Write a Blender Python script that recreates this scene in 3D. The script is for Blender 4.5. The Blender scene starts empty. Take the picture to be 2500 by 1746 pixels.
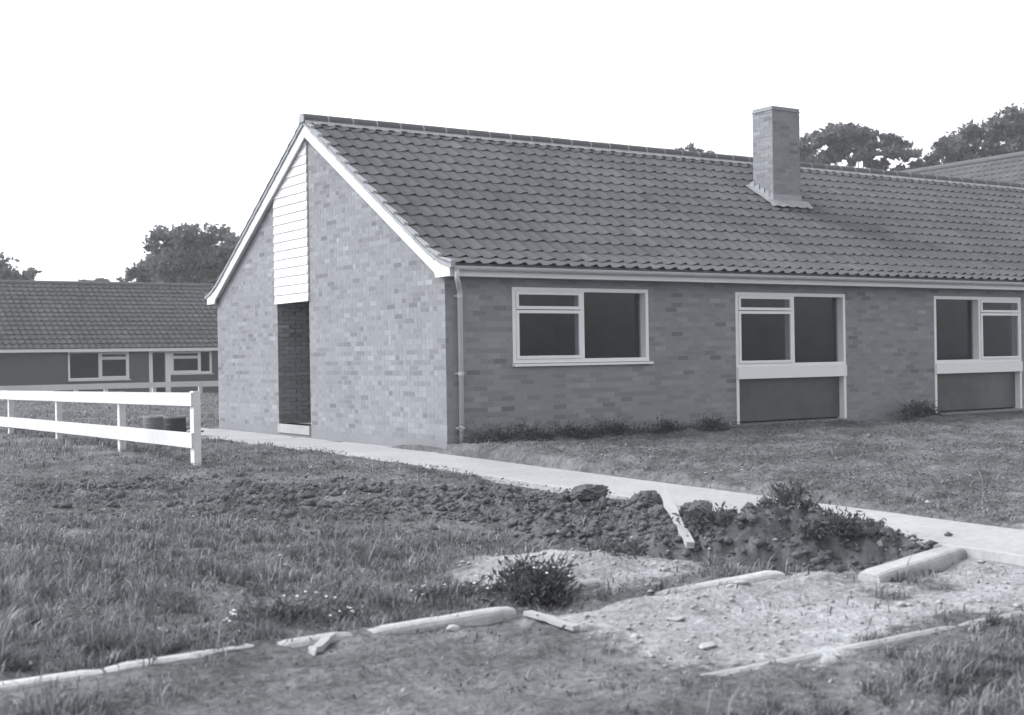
import bpy, bmesh, math, random
import numpy as np
from mathutils import Matrix, Vector

random.seed(7)
RNG = np.random.default_rng(11)
sc = bpy.context.scene
COL = sc.collection

# ------------------------------------------------------------------ camera
FW = Vector((.5505, .8349, 0)).normalized()
RT = Vector((FW.y, -FW.x, 0))
UP = Vector((0, 0, 1))
CAM = Vector((-9.10, -15.45, 1.284))
roll = -.0157
r2 = RT * math.cos(roll) + UP * math.sin(roll)
u2 = -RT * math.sin(roll) + UP * math.cos(roll)
cd = bpy.data.cameras.new('camera')
cam = bpy.data.objects.new('camera', cd)
COL.objects.link(cam)
M = Matrix((r2, u2, -FW)).transposed().to_4x4()
M.translation = CAM
cam.matrix_world = M
cd.sensor_width = 36
cd.lens = 45.86
cd.clip_end = 2000
cd.dof.use_dof = True
cd.dof.focus_distance = 20
cd.dof.aperture_fstop = 2.8
sc.camera = cam

# ------------------------------------------------------------------ light
SUNV = Vector((-.52, .42, .66)).normalized()      # towards the sun
el = math.asin(SUNV.z)
az = math.atan2(SUNV.x, SUNV.y)                   # clockwise from +Y
w = bpy.data.worlds.new('World')
sc.world = w
w.use_nodes = True
nt = w.node_tree
nt.nodes.clear()
sky = nt.nodes.new('ShaderNodeTexSky')
sky.sky_type = 'NISHITA'
sky.sun_disc = False
sky.sun_elevation = el
sky.sun_rotation = az
sky.air_density = 1.3
sky.dust_density = 2.5
sky.ozone_density = 1.0
bw = nt.nodes.new('ShaderNodeRGBToBW')
tint = nt.nodes.new('ShaderNodeMixRGB')
tint.blend_type = 'MULTIPLY'
tint.inputs[0].default_value = 1
tint.inputs[2].default_value = (.985, 1.0, 1.02, 1)
bg = nt.nodes.new('ShaderNodeBackground')
bg.inputs[1].default_value = .15
ow = nt.nodes.new('ShaderNodeOutputWorld')
nt.links.new(sky.outputs[0], bw.inputs[0])
nt.links.new(bw.outputs[0], tint.inputs[1])
nt.links.new(tint.outputs[0], bg.inputs[0])
nt.links.new(bg.outputs[0], ow.inputs[0])
sd = bpy.data.lights.new('sun', 'SUN')
sd.energy = .68
sd.angle = math.radians(20)
sd.color = (1.0, .99, .97)
so = bpy.data.objects.new('sun', sd)
COL.objects.link(so)
so.rotation_euler = SUNV.to_track_quat('Z', 'Y').to_euler()
so.location = (-20, 10, 30)
vs = sc.view_settings
vs.view_transform = 'Standard'
vs.look = 'None'
vs.gamma = 1
vs.exposure = 1.5
sc.cycles.max_bounces = 6
sc.cycles.transparent_max_bounces = 12
sc.cycles.caustics_reflective = False
sc.cycles.caustics_refractive = False
sc.cycles.sample_clamp_indirect = 6


# ------------------------------------------------------------------ helpers
def G(v, k=1.0):
    """a grey of the print's cool tone"""
    return (v * (1 - .035 * k), v, v * (1 + .085 * k), 1)


def mat(name, v, var=.12, scale=6.0, rough=.85, bump=0.0, bscale=30.0, attr=False, k=1.0, spec=.3, detail=6.0,
        stretch=None, big=0.0):
    m = bpy.data.materials.new(name)
    m.use_nodes = True
    n = m.node_tree
    b = n.nodes['Principled BSDF']
    b.inputs['Roughness'].default_value = rough
    b.inputs['Specular IOR Level'].default_value = spec
    tc = n.nodes.new('ShaderNodeNewGeometry')
    src = tc.outputs['Position']
    if stretch:
        mp = n.nodes.new('ShaderNodeMapping')
        mp.inputs['Scale'].default_value = stretch
        n.links.new(src, mp.inputs[0])
        src = mp.outputs[0]
    no = n.nodes.new('ShaderNodeTexNoise')
    no.inputs['Scale'].default_value = scale
    no.inputs['Detail'].default_value = detail
    no.inputs['Roughness'].default_value = .65
    n.links.new(src, no.inputs['Vector'])
    mr = n.nodes.new('ShaderNodeMapRange')
    mr.inputs['From Min'].default_value = .25
    mr.inputs['From Max'].default_value = .75
    mr.inputs['To Min'].default_value = 1 - var
    mr.inputs['To Max'].default_value = 1 + var
    n.links.new(no.outputs[0], mr.inputs[0])
    fac = mr.outputs[0]
    if big:
        n2 = n.nodes.new('ShaderNodeTexNoise')
        n2.inputs['Scale'].default_value = .7
        n2.inputs['Detail'].default_value = 3
        n.links.new(tc.outputs['Position'], n2.inputs['Vector'])
        m2 = n.nodes.new('ShaderNodeMapRange')
        m2.inputs['From Min'].default_value = .3
        m2.inputs['From Max'].default_value = .7
        m2.inputs['To Min'].default_value = 1 - big
        m2.inputs['To Max'].default_value = 1 + big
        n.links.new(n2.outputs[0], m2.inputs[0])
        mu = n.nodes.new('ShaderNodeMath')
        mu.operation = 'MULTIPLY'
        n.links.new(fac, mu.inputs[0])
        n.links.new(m2.outputs[0], mu.inputs[1])
        fac = mu.outputs[0]
    if attr:
        at = n.nodes.new('ShaderNodeAttribute')
        at.attribute_name = 'shade'
        mu = n.nodes.new('ShaderNodeMath')
        mu.operation = 'MULTIPLY'
        n.links.new(fac, mu.inputs[0])
        n.links.new(at.outputs['Fac'], mu.inputs[1])
        fac = mu.outputs[0]
    vm = n.nodes.new('ShaderNodeVectorMath')
    vm.operation = 'SCALE'
    vm.inputs[0].default_value = G(v, k)[:3]
    n.links.new(fac, vm.inputs['Scale'])
    n.links.new(vm.outputs[0], b.inputs['Base Color'])
    if bump:
        nb = n.nodes.new('ShaderNodeTexNoise')
        nb.inputs['Scale'].default_value = bscale
        nb.inputs['Detail'].default_value = 5
        n.links.new(src, nb.inputs['Vector'])
        bp = n.nodes.new('ShaderNodeBump')
        bp.inputs['Strength'].default_value = bump
        bp.inputs['Distance'].default_value = .02
        n.links.new(nb.outputs[0], bp.inputs['Height'])
        n.links.new(bp.outputs[0], b.inputs['Normal'])
    return m


MT = {}
MT['brick'] = mat('brick', 1.0, .10, 25, attr=True, bump=.25, bscale=60, big=.04)
MT['mortar'] = mat('mortar', .235, .1, 20, bump=.2)
MT['plinth'] = mat('cement_plinth', .21, .10, 8, bump=.15, big=.08)
MT['tile'] = mat('roof_tile', 1.0, .08, 9, rough=.8, attr=True, bump=.1, bscale=50, big=.12, spec=.05)
MT['ridge'] = mat('ridge_tile', .10, .12, 6, rough=.8)
MT['cement'] = mat('mortar_bedding', .32, .18, 12, bump=.3, bscale=40)
MT['white'] = mat('white_paint', .67, .04, 9, rough=.5, k=.15, big=.03)
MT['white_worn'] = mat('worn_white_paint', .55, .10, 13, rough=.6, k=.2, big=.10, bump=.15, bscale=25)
MT['frame'] = mat('window_paint', .74, .03, 5, rough=.45, k=.3)
MT['gutter'] = mat('grey_plastic', .48, .05, 4, rough=.4, k=.6)
MT['panel'] = mat('infill_panel', .075, .2, 6, rough=.4, spec=.4, big=.3)
MT['inside'] = mat('bare_plaster', .38, .1, 3)
MT['lead'] = mat('lead_flashing', .30, .15, 8, rough=.5, bump=.3)
MT['concrete'] = mat('path_concrete', .33, .17, 14, rough=.9, bump=.25, bscale=70, big=.12, k=.5)
MT['kerb'] = mat('kerb_concrete', .34, .22, 14, rough=.9, bump=.4, bscale=60, k=.5, big=.38)
MT['timber'] = mat('raw_timber', .34, .18, 7, rough=.8, stretch=(6, 30, 30), k=.5)
MT['timber_dark'] = mat('weathered_timber', .15, .2, 7, rough=.85, stretch=(6, 30, 30))
MT['soil'] = mat('dug_soil', .105, .35, 9, rough=1, bump=.6, bscale=45, spec=.1)
MT['stone'] = mat('pale_stone', .34, .2, 9, rough=.95, bump=.4, bscale=50, k=.5)
MT['paper'] = mat('scrap_paper', .8, .05, 5, k=.2)
MT['drum'] = mat('grey_drum', .16, .2, 8, rough=.6)
MT['drum_dark'] = mat('black_drum', .03, .2, 8, rough=.5)
MT['grass'] = mat('grass_blades', 1.0, .15, 3, rough=.8, attr=True, spec=.15, k=.8)
MT['weed'] = mat('weed_leaves', 1.0, .15, 5, rough=.75, attr=True, spec=.2, k=.8)
MT['leaf'] = mat('tree_leaves', 1.0, .15, 1.5, rough=.8, attr=True, spec=.15, k=.9)
def translucent(m, share):
    n = m.node_tree
    b = n.nodes['Principled BSDF']
    o = n.nodes['Material Output']
    t = n.nodes.new('ShaderNodeBsdfTranslucent')
    n.links.new(b.inputs['Base Color'].links[0].from_socket, t.inputs[0])
    mx = n.nodes.new('ShaderNodeMixShader')
    mx.inputs[0].default_value = share
    n.links.new(b.outputs[0], mx.inputs[1])
    n.links.new(t.outputs[0], mx.inputs[2])
    n.links.new(mx.outputs[0], o.inputs[0])


for k_ in ('leaf', 'grass', 'weed'):
    translucent(MT[k_], .35)
MT['bark'] = mat('bark', .09, .3, 6, rough=.95, bump=.5)
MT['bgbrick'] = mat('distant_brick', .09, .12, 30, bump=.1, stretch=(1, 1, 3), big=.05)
MT['flower'] = mat('white_flowers', .75, .05, 5, k=.2)


def glass_mat():
    m = bpy.data.materials.new('window_glass')
    m.use_nodes = True
    n = m.node_tree
    n.nodes.clear()
    o = n.nodes.new('ShaderNodeOutputMaterial')
    mx = n.nodes.new('ShaderNodeMixShader')
    tr = n.nodes.new('ShaderNodeBsdfTransparent')
    tr.inputs[0].default_value = (.78, .8, .83, 1)
    gl = n.nodes.new('ShaderNodeBsdfGlossy')
    gl.inputs['Roughness'].default_value = .02
    gl.inputs[0].default_value = (.93, .97, 1, 1)
    fr = n.nodes.new('ShaderNodeFresnel')
    fr.inputs[0].default_value = 1.38
    ge = n.nodes.new('ShaderNodeNewGeometry')
    inv = n.nodes.new('ShaderNodeMath')
    inv.operation = 'SUBTRACT'
    inv.inputs[0].default_value = 1
    n.links.new(ge.outputs['Backfacing'], inv.inputs[1])
    ml = n.nodes.new('ShaderNodeMath')
    ml.operation = 'MULTIPLY'
    n.links.new(fr.outputs[0], ml.inputs[0])
    n.links.new(inv.outputs[0], ml.inputs[1])
    n.links.new(ml.outputs[0], mx.inputs[0])
    n.links.new(tr.outputs[0], mx.inputs[1])
    n.links.new(gl.outputs[0], mx.inputs[2])
    n.links.new(mx.outputs[0], o.inputs[0])
    return m


MT['glass'] = glass_mat()


def link(o, parent=None):
    COL.objects.link(o)
    if parent is not None:
        o.parent = parent
    return o


def tag(o, label, cat, group=None):
    o['label'] = label
    o['category'] = cat
    if group:
        o['group'] = group
    return o


def thing(name, label, cat, loc=(0, 0, 0), rz=0, group=None):
    o = bpy.data.objects.new(name, None)
    o.location = loc
    o.rotation_euler = (0, 0, rz)
    o.empty_display_size = .2
    COL.objects.link(o)
    return tag(o, label, cat, group)


BOXF = np.array([[0, 3, 2, 1], [4, 5, 6, 7], [0, 1, 5, 4], [1, 2, 6, 5], [2, 3, 7, 6], [3, 0, 4, 7]])


class MB:
    """collects geometry for one mesh"""

    def __init__(s):
        s.v = []
        s.f = []
        s.sh = []

    def add(s, vs_, fs, shade=1.0):
        b = len(s.v)
        s.v += [tuple(p) for p in vs_]
        s.f += [tuple(int(i) + b for i in f) for f in fs]
        s.sh += [shade] * len(vs_)
        return s

    def box(s, x0, x1, y0, y1, z0, z1, shade=1.0):
        return s.add([(x0, y0, z0), (x1, y0, z0), (x1, y1, z0), (x0, y1, z0),
                      (x0, y0, z1), (x1, y0, z1), (x1, y1, z1), (x0, y1, z1)], BOXF, shade)

    def prism(s, poly, axis, a, b, shade=1.0):
        """extrude a 2-D polygon along axis from a to b"""
        def P(p, t):
            if axis == 'x':
                return (t, p[0], p[1])
            if axis == 'y':
                return (p[0], t, p[1])
            return (p[0], p[1], t)
        n = len(poly)
        v = [P(p, a) for p in poly] + [P(p, b) for p in poly]
        f = [tuple(range(n)), tuple(range(2 * n - 1, n - 1, -1))]
        f += [(i, i + n, (i + 1) % n + n, (i + 1) % n) for i in range(n)]
        return s.add(v, f, shade)

    def tube(s, pts, rad, seg=10, shade=1.0):
        pts = [Vector(p) for p in pts]
        rad = rad if hasattr(rad, '__len__') else [rad] * len(pts)
        v, f = [], []
        for i, p in enumerate(pts):
            d = (pts[min(i + 1, len(pts) - 1)] - pts[max(i - 1, 0)]).normalized()
            a = d.orthogonal().normalized()
            if i:
                a = (pa - d * pa.dot(d)).normalized()
            pa = a
            c = d.cross(a)
            for k in range(seg):
                t = 2 * math.pi * k / seg
                v.append(p + (a * math.cos(t) + c * math.sin(t)) * rad[i])
        for i in range(len(pts) - 1):
            for k in range(seg):
                f.append((i * seg + k, i * seg + (k + 1) % seg, (i + 1) * seg + (k + 1) % seg, (i + 1) * seg + k))
        f.append(tuple(range(seg - 1, -1, -1)))
        f.append(tuple(range((len(pts) - 1) * seg, len(pts) * seg)))
        return s.add(v, f, shade)

    def lathe(s, prof, seg=20, c=(0, 0, 0), shade=1.0):
        v, f = [], []
        for (r, z) in prof:
            for k in range(seg):
                t = 2 * math.pi * k / seg
                v.append((c[0] + r * math.cos(t), c[1] + r * math.sin(t), c[2] + z))
        for i in range(len(prof) - 1):
            for k in range(seg):
                f.append((i * seg + k, i * seg + (k + 1) % seg, (i + 1) * seg + (k + 1) % seg, (i + 1) * seg + k))
        return s.add(v, f, shade)

    def mesh(s, name, m, smooth=False):
        me = bpy.data.meshes.new(name)
        me.from_pydata(s.v, [], s.f)
        a = me.attributes.new('shade', 'FLOAT', 'POINT')
        a.data.foreach_set('value', np.array(s.sh, dtype=np.float32))
        me.materials.append(MT[m])
        bm = bmesh.new()
        bm.from_mesh(me)
        bmesh.ops.recalc_face_normals(bm, faces=bm.faces)
        bm.to_mesh(me)
        bm.free()
        if smooth:
            me.polygons.foreach_set('use_smooth', [True] * len(me.polygons))
        return me

    def build(s, name, m, parent=None, smooth=False):
        return link(bpy.data.objects.new(name, s.mesh(name, m, smooth)), parent)


def np_mesh(name, V, F, shade, m, smooth=False):
    """fast mesh from arrays; all faces have the same number of corners"""
    V = np.asarray(V, np.float32).reshape(-1, 3)
    F = np.asarray(F, np.int32)
    nf, nc = F.shape
    me = bpy.data.meshes.new(name)
    me.vertices.add(len(V))
    me.vertices.foreach_set('co', V.ravel())
    me.loops.add(nf * nc)
    me.loops.foreach_set('vertex_index', F.ravel())
    me.polygons.add(nf)
    me.polygons.foreach_set('loop_start', np.arange(nf, dtype=np.int32) * nc)
    me.polygons.foreach_set('loop_total', np.full(nf, nc, np.int32))
    if smooth:
        me.polygons.foreach_set('use_smooth', np.ones(nf, bool))
    if shade is not None:
        a = me.attributes.new('shade', 'FLOAT', 'POINT')
        a.data.foreach_set('value', np.asarray(shade, np.float32))
    me.update(calc_edges=True)
    me.validate()
    if m:
        me.materials.append(MT[m])
    return me


def vnoise(x, y, seed=0):
    xi = np.floor(x).astype(np.int64)
    yi = np.floor(y).astype(np.int64)
    xf, yf = x - xi, y - yi
    xf = xf * xf * (3 - 2 * xf)
    yf = yf * yf * (3 - 2 * yf)

    def h(a, b):
        n = (a * 374761393 + b * 668265263 + seed * 982451653) & 0xffffffff
        n = ((n ^ (n >> 13)) * 1274126177) & 0xffffffff
        return ((n ^ (n >> 16)) & 0xffff) / 65535.0
    return (h(xi, yi) * (1 - xf) + h(xi + 1, yi) * xf) * (1 - yf) + (h(xi, yi + 1) * (1 - xf) + h(xi + 1, yi + 1) * xf) * yf


def fbm(x, y, s, o=4, seed=0):
    t, a, q = 0, .5, 0
    for i in range(o):
        t = t + a * vnoise(x * s, y * s, seed + i)
        q += a
        s *= 2.03
        a *= .55
    return t / q - .5


def clods(x, y, s, seed=0):
    """broken lumps: rounded cells of uneven height"""
    x, y = np.asarray(x, float), np.asarray(y, float)
    px, py = x * s + 1.1 * fbm(x, y, s * .8, 2, seed + 7), y * s + 1.1 * fbm(x, y, s * .8, 2, seed + 8)
    xi, yi = np.floor(px).astype(np.int64), np.floor(py).astype(np.int64)
    best = np.full(px.shape, 9.0)
    val = np.zeros(px.shape)

    def h(a, b, k):
        n = (a * 374761393 + b * 668265263 + (seed + k) * 982451653) & 0xffffffff
        n = ((n ^ (n >> 13)) * 1274126177) & 0xffffffff
        return ((n ^ (n >> 16)) & 0xffff) / 65535.0
    for i in (-1, 0, 1):
        for j in (-1, 0, 1):
            cx, cy_ = xi + i, yi + j
            d = np.hypot(px - cx - h(cx, cy_, 1), py - cy_ - h(cx, cy_, 2))
            m = d < best
            best = np.where(m, d, best)
            val = np.where(m, h(cx, cy_, 3), val)
    return np.sqrt(np.clip(1 - (best / .85) ** 2, 0, 1)) * (.25 + .75 * val)


def sstep(a, b, x):
    t = np.clip((x - a) / (b - a), 0, 1)
    return t * t * (3 - 2 * t)


# ------------------------------------------------------------------ terrain
def path_z(y):
    return -.0135 * np.clip(-y, 0, 30)


def ground_z(x, y, fine=True):
    x = np.asarray(x, float)
    y = np.asarray(y, float)
    z = -.028 * np.clip(-y, 0, 9.4)
    z = z - .012 * np.clip(-y - 9.4, 0, 6)
    gz = .09 + .024 * np.clip(y, -9, 0) - .02 * np.clip(-y - 9, 0, 9)
    wgt = sstep(-.5, -.05, x) * (1 - sstep(-9.2, -8.6, -np.abs(y)) * 0) * sstep(-10.5, -8.9, y) * (1 - sstep(.5, 1.5, y))
    z = z * (1 - wgt) + gz * wgt
    z = z + .18 * sstep(11, 26, y) - .68 * sstep(28.5, 33, y) + .5 * sstep(60, 120, y)
    z = z + 1.9 * sstep(21.2, 23.5, x) * sstep(5, 8, y) * (1 - sstep(24, 33, y))
    if fine:
        near = 1 - sstep(16, 40, np.hypot(x + 3, y + 5))
        amp = .12 * near
        rub = rubble(x, y)
        n = fbm(x, y, .9, 4, 3) * 1.1 + fbm(x, y, 4.5, 4, 9) * .55
        z = z + amp * n * (1 - .45 * rub) + rub * near * (.05 * np.abs(fbm(x, y, 7.0, 4, 21)) + .06 * fbm(x, y, 1.6, 3, 5) + .02 * clods(x, y, 9, 23))
        z = z + .05 * sstep(-.5, .5, fbm(x, y, .35, 2, 31)) * near
        soil = np.maximum(turned(x, y), .95 * sstep(-.3, .3, x) * (1 - sstep(-.4, -.1, y)) * sstep(-10, -9, y))
        z = z + near * soil * (clods(x, y, 5.5, 81) * .07 + clods(x, y, 10, 82) * .035 - .03)
        pale = np.exp(-(((x + 3.75) / .75) ** 2 + ((y + 8.0) / .45) ** 2))
        z = z + .10 * pale
        ridge = np.exp(-(((y + 9.35) / .22) ** 2)) * sstep(-4.6, -4.0, x) * (1 - sstep(-2.6, -2.2, x))
        z = z + .05 * ridge
    under = sstep(-1.50, -1.22, x) * (1 - sstep(-.24, -.06, x)) * sstep(-12, -11.7, y) * (1 - sstep(9, 9.4, y))
    z = z * (1 - under) + (path_z(y) - .07) * under
    foot = sstep(-.12, -.04, x) * sstep(-.12, -.04, y) * (1 - sstep(9.2, 9.6, y))
    z = z * (1 - foot) + (-.03) * foot
    return z


def turned(x, y):
    """share of freshly turned soil: a band from the heap across the grass"""
    b = np.exp(-(((y + 3.4 + 1.44 * (x + 4.0)) / 1.9) ** 2)) * sstep(-6.8, -5.4, x) * (1 - sstep(-1.7, -1.4, x))
    return b * sstep(-.22, .02, fbm(x, y, 1.6, 3, 111))


def rubble(x, y):
    """share of pale hardcore: the bed between the two kerb lines and a sandy patch"""
    e = fbm(x, y, 1.3, 3, 41)
    bed = sstep(-10.95, -10.6, y + .25 * e) * (1 - sstep(-9.2, -8.95, y + .3 * e)) * sstep(-5.3, -3.9, x + 1.2 * e)
    patch = np.exp(-(((x + 3.75) / .85) ** 2 + ((y + 8.15) / .6) ** 2) ** 1.3) * 1.3
    garden = .35 * sstep(.05, .3, fbm(x, y, .8, 3, 55)) * sstep(-.3, .2, x) * (1 - sstep(-.8, -.2, y)) * sstep(-9.5, -3, -x - 12)
    bed = bed * (1 - .75 * sstep(.02, .2, fbm(x, y, 1.1, 3, 47)))
    return np.clip(np.maximum(np.maximum(bed, patch), garden), 0, 1)


def axis_pts(segs):
    out = []
    for a, b, st in segs:
        n = max(1, int(round((b - a) / st)))
        out.append(np.linspace(a, b, n, endpoint=False))
    out.append([segs[-1][1]])
    return np.concatenate(out)


xs = axis_pts([(-500, -40, 46), (-40, -14, 2), (-14, -9, .2), (-9, 1, .045), (1, 8, .09), (8, 16, .25), (16, 40, 2), (40, 500, 46)])
ys = axis_pts([(-500, -40, 46), (-40, -16, 2), (-16, -12.5, .15), (-12.5, .2, .045), (.2, 9, .12), (9, 50, .6), (50, 500, 45)])
X, Y = np.meshgrid(xs, ys, indexing='ij')
Z = ground_z(X, Y)
nx, ny = X.shape
idx = np.arange(nx * ny).reshape(nx, ny)
F = np.stack([idx[:-1, :-1], idx[1:, :-1], idx[1:, 1:], idx[:-1, 1:]], -1).reshape(-1, 4)
me = np_mesh('ground', np.stack([X, Y, Z], -1), F, rubble(X, Y).ravel(), None, True)


def ground_mat():
    m = bpy.data.materials.new('rough_ground')
    m.use_nodes = True
    n = m.node_tree
    b = n.nodes['Principled BSDF']
    b.inputs['Roughness'].default_value = 1
    b.inputs['Specular IOR Level'].default_value = .1
    ge = n.nodes.new('ShaderNodeNewGeometry')

    def noise(scale, det, lo, hi, a, c):
        t = n.nodes.new('ShaderNodeTexNoise')
        t.inputs['Scale'].default_value = scale
        t.inputs['Detail'].default_value = det
        t.inputs['Roughness'].default_value = .7
        n.links.new(ge.outputs['Position'], t.inputs['Vector'])
        r = n.nodes.new('ShaderNodeMapRange')
        r.inputs['From Min'].default_value = lo
        r.inputs['From Max'].default_value = hi
        r.inputs['To Min'].default_value = a
        r.inputs['To Max'].default_value = c
        n.links.new(t.outputs[0], r.inputs[0])
        return r.outputs[0]

    def math_(op, p, q):
        t = n.nodes.new('ShaderNodeMath')
        t.operation = op
        for i, s in enumerate((p, q)):
            if isinstance(s, float):
                t.inputs[i].default_value = s
            else:
                n.links.new(s, t.inputs[i])
        return t.outputs[0]
    soil = math_('MULTIPLY', noise(1.1, 4, .35, .65, .075, .165), noise(14, 8, .3, .7, .5, 1.5))
    pale = math_('MULTIPLY', noise(2.2, 6, .3, .7, .17, .40), noise(18, 8, .3, .7, .72, 1.25))
    at = n.nodes.new('ShaderNodeAttribute')
    at.attribute_name = 'shade'
    edge = math_('ADD', at.outputs['Fac'], noise(9, 6, .3, .7, -.3, .3))
    rr = n.nodes.new('ShaderNodeMapRange')
    rr.inputs['From Min'].default_value = .25
    rr.inputs['From Max'].default_value = .65
    n.links.new(edge, rr.inputs[0])
    mx = n.nodes.new('ShaderNodeMix')
    n.links.new(rr.outputs[0], mx.inputs[0])
    n.links.new(soil, mx.inputs[2])
    n.links.new(pale, mx.inputs[3])
    vm = n.nodes.new('ShaderNodeVectorMath')
    vm.operation = 'SCALE'
    vm.inputs[0].default_value = G(1, .7)[:3]
    n.links.new(mx.outputs[0], vm.inputs['Scale'])
    n.links.new(vm.outputs[0], b.inputs['Base Color'])
    t = n.nodes.new('ShaderNodeTexNoise')
    t.inputs['Scale'].default_value = 22
    t.inputs['Detail'].default_value = 8
    n.links.new(ge.outputs['Position'], t.inputs['Vector'])
    bp = n.nodes.new('ShaderNodeBump')
    bp.inputs['Strength'].default_value = .7
    bp.inputs['Distance'].default_value = .05
    n.links.new(t.outputs[0], bp.inputs['Height'])
    n.links.new(bp.outputs[0], b.inputs['Normal'])
    return m


MT['ground'] = ground_mat()
me.materials.append(MT['ground'])
ground = link(bpy.data.objects.new('ground', me))
ground['kind'] = 'structure'

# concrete path along the gable and on towards the road
mb = MB()
ny_ = 90
yy = np.linspace(9.3, -11.6, ny_)
vv, ff = [], []
for i, y in enumerate(yy):
    wob = .012 * math.sin(y * 3.1) + .008 * math.sin(y * 7.7)
    x0, x1 = -1.25 + wob, -.19 + .5 * wob
    if y > -.05:
        x1 = -.012
    zt = float(path_z(y))
    vv += [(x0 - .015, y, zt - .16), (x0, y, zt - .008), (x0 + .012, y, zt), (x1 - .012, y, zt + .002), (x1, y, zt - .006), (x1 + .004, y, zt - .16)]
for i in range(ny_ - 1):
    for k in range(5):
        a = i * 6 + k
        ff.append((a, a + 1, a + 7, a + 6))
n0 = (ny_ - 1) * 6
ff += [tuple(range(6)), tuple(range(n0 + 5, n0 - 1, -1))]
mb.add(vv, ff)
path = mb.build('path', 'concrete')
path['kind'] = 'structure'

# ------------------------------------------------------------------ bricks
BL, BH, JT = .215, .065, .010
PITCH, COURSE = BL + JT, BH + JT


def brick_shade(r):
    v = .23 * (1 + r.normal(0, .08))
    q = r.random()
    if q < .10:
        v *= r.uniform(.66, .86)
    elif q < .13:
        v *= r.uniform(1.08, 1.2)
    return float(np.clip(v, .12, .40))


def courses(u0, u1, z0, ztop, holes, r, top=None, fl=False):
    """stretcher bond: list of (ua, ub, za, zb, shade); holes are (u0,u1,z0,z1)"""
    out = []
    k = 0
    z = z0
    while z + BH <= ztop + 1e-6:
        off = (k % 2) * PITCH / 2
        tone = 1 + r.normal(0, .025)
        u = u0 - off
        while u < u1:
            a, b = max(u, u0), min(u + BL, u1)
            u += PITCH
            segs = [(a, b)]
            if fl and b - a > .2 and r.random() < .3:      # a pair of headers in place of a stretcher
                segs = [(a, (a + b) / 2 - .005), ((a + b) / 2 + .005, b)]
            for (h0, h1, hz0, hz1) in holes:
                if z + BH > hz0 + .004 and z < hz1 - .004:
                    ns = []
                    for (p, q) in segs:
                        if q <= h0 or p >= h1:
                            ns.append((p, q))
                        else:
                            if p < h0 - .02:
                                ns.append((p, h0))
                            if q > h1 + .02:
                                ns.append((h1, q))
                    segs = ns
            for (p, q) in segs:
                if q - p < .03:
                    continue
                if top is not None and (top(p) < z + BH or top(q) < z + BH):
                    continue
                out.append((p, q, z, z + BH, brick_shade(r) * tone))
        z += COURSE
        k += 1
    return out


def lay(lst, plane, parent, singles, depth=.05, jit=.0007):
    """plane: function (u, z, d) -> xyz with d metres proud of the wall. singles: set of indices kept as bricks"""
    V, Fs, S = [], [], []
    meshes = {}
    for i, (a, b, z0, z1, sh) in enumerate(lst):
        d = float(RNG.uniform(-jit, jit))
        if i in singles:
            key = (round(b - a, 2), int(sh * 40))
            if key not in meshes:
                L = (b - a) / 2
                pts = [plane(s * L, t * BH / 2, q, True) for (s, t, q) in
                       [(-1, -1, -depth), (1, -1, -depth), (1, 1, -depth), (-1, 1, -depth), (-1, -1, 0), (1, -1, 0), (1, 1, 0), (-1, 1, 0)]]
                m_ = MB()
                m_.add(pts, BOXF, sh)
                meshes[key] = m_.mesh('brick', 'brick')
            o = bpy.data.objects.new('brick', meshes[key])
            o.location = plane((a + b) / 2, (z0 + z1) / 2, d, False)
            link(o, parent)
        else:
            n0 = len(V)
            V += [plane(u, z, q, False) for (u, z, q) in
                  [(a, z0, d - depth), (b, z0, d - depth), (b, z1, d - depth), (a, z1, d - depth), (a, z0, d), (b, z0, d), (b, z1, d), (a, z1, d)]]
            Fs += (BOXF + n0).tolist()
            S += [sh] * 8
    if V:
        m_ = MB()
        m_.v, m_.f, m_.sh = V, Fs, S
        o = m_.build('brick_courses', 'brick', parent)
        o['kind'] = 'stuff'


# ------------------------------------------------------------------ main bungalow
house = thing('bungalow', 'long brick bungalow with white-trimmed gable, tiled roof and one chimney', 'house', (0, 0, 0))
WID = 8.63
RY, RZ = 4.32, 5.275          # ridge
SL = .603
LEN = 21.0
ZB = .15                      # top of plinth


def tile_line(y):
    """height of the tile surface above a point of the gable (both slopes)"""
    d = abs(y - RY)
    z = RZ - SL * d
    k = RY - .15
    if d > k:
        z = RZ - SL * k - .30 * (d - k)
    return z


# walls: mortar cores with openings
G_OPEN = (4.43, 5.76, .20, 2.30)
windows = [(1.10, 3.58, 1.20, 2.285), (5.375, 7.90, .16, 2.275), (10.21, 12.73, .16, 2.275), (15.0, 16.4, 1.2, 2.28)]
ci = .0018                      # joints are recessed by this much


def core_with_holes(u0, u1, z0, z1, holes, put):
    us = sorted({u0, u1} | {h[0] for h in holes} | {h[1] for h in holes})
    zs = sorted({z0, z1} | {h[2] for h in holes} | {h[3] for h in holes})
    for i in range(len(us) - 1):
        for j in range(len(zs) - 1):
            cu, cz = (us[i] + us[i + 1]) / 2, (zs[j] + zs[j + 1]) / 2
            if any(h[0] < cu < h[1] and h[2] < cz < h[3] for h in holes):
                continue
            put(us[i], us[i + 1], zs[j], zs[j + 1])


mb = MB()
core_with_holes(.002, LEN, -.1, 2.42, windows, lambda a, b, c, d: mb.box(a, b, ci, .27, c, d))
front_wall = mb.build('front_wall', 'mortar', house)
mb = MB()
core_with_holes(.2701, WID, -.1, 2.42, [G_OPEN], lambda a, b, c, d: mb.box(ci, .27, a, b, c, d))
mb.prism([(0.02, 2.421), (WID - .02, 2.421), (WID - .02, 2.60), (RY, 5.10), (.02, 2.60)], 'x', ci, .25)
gable_wall = mb.build('gable_wall', 'mortar', house)

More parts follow.
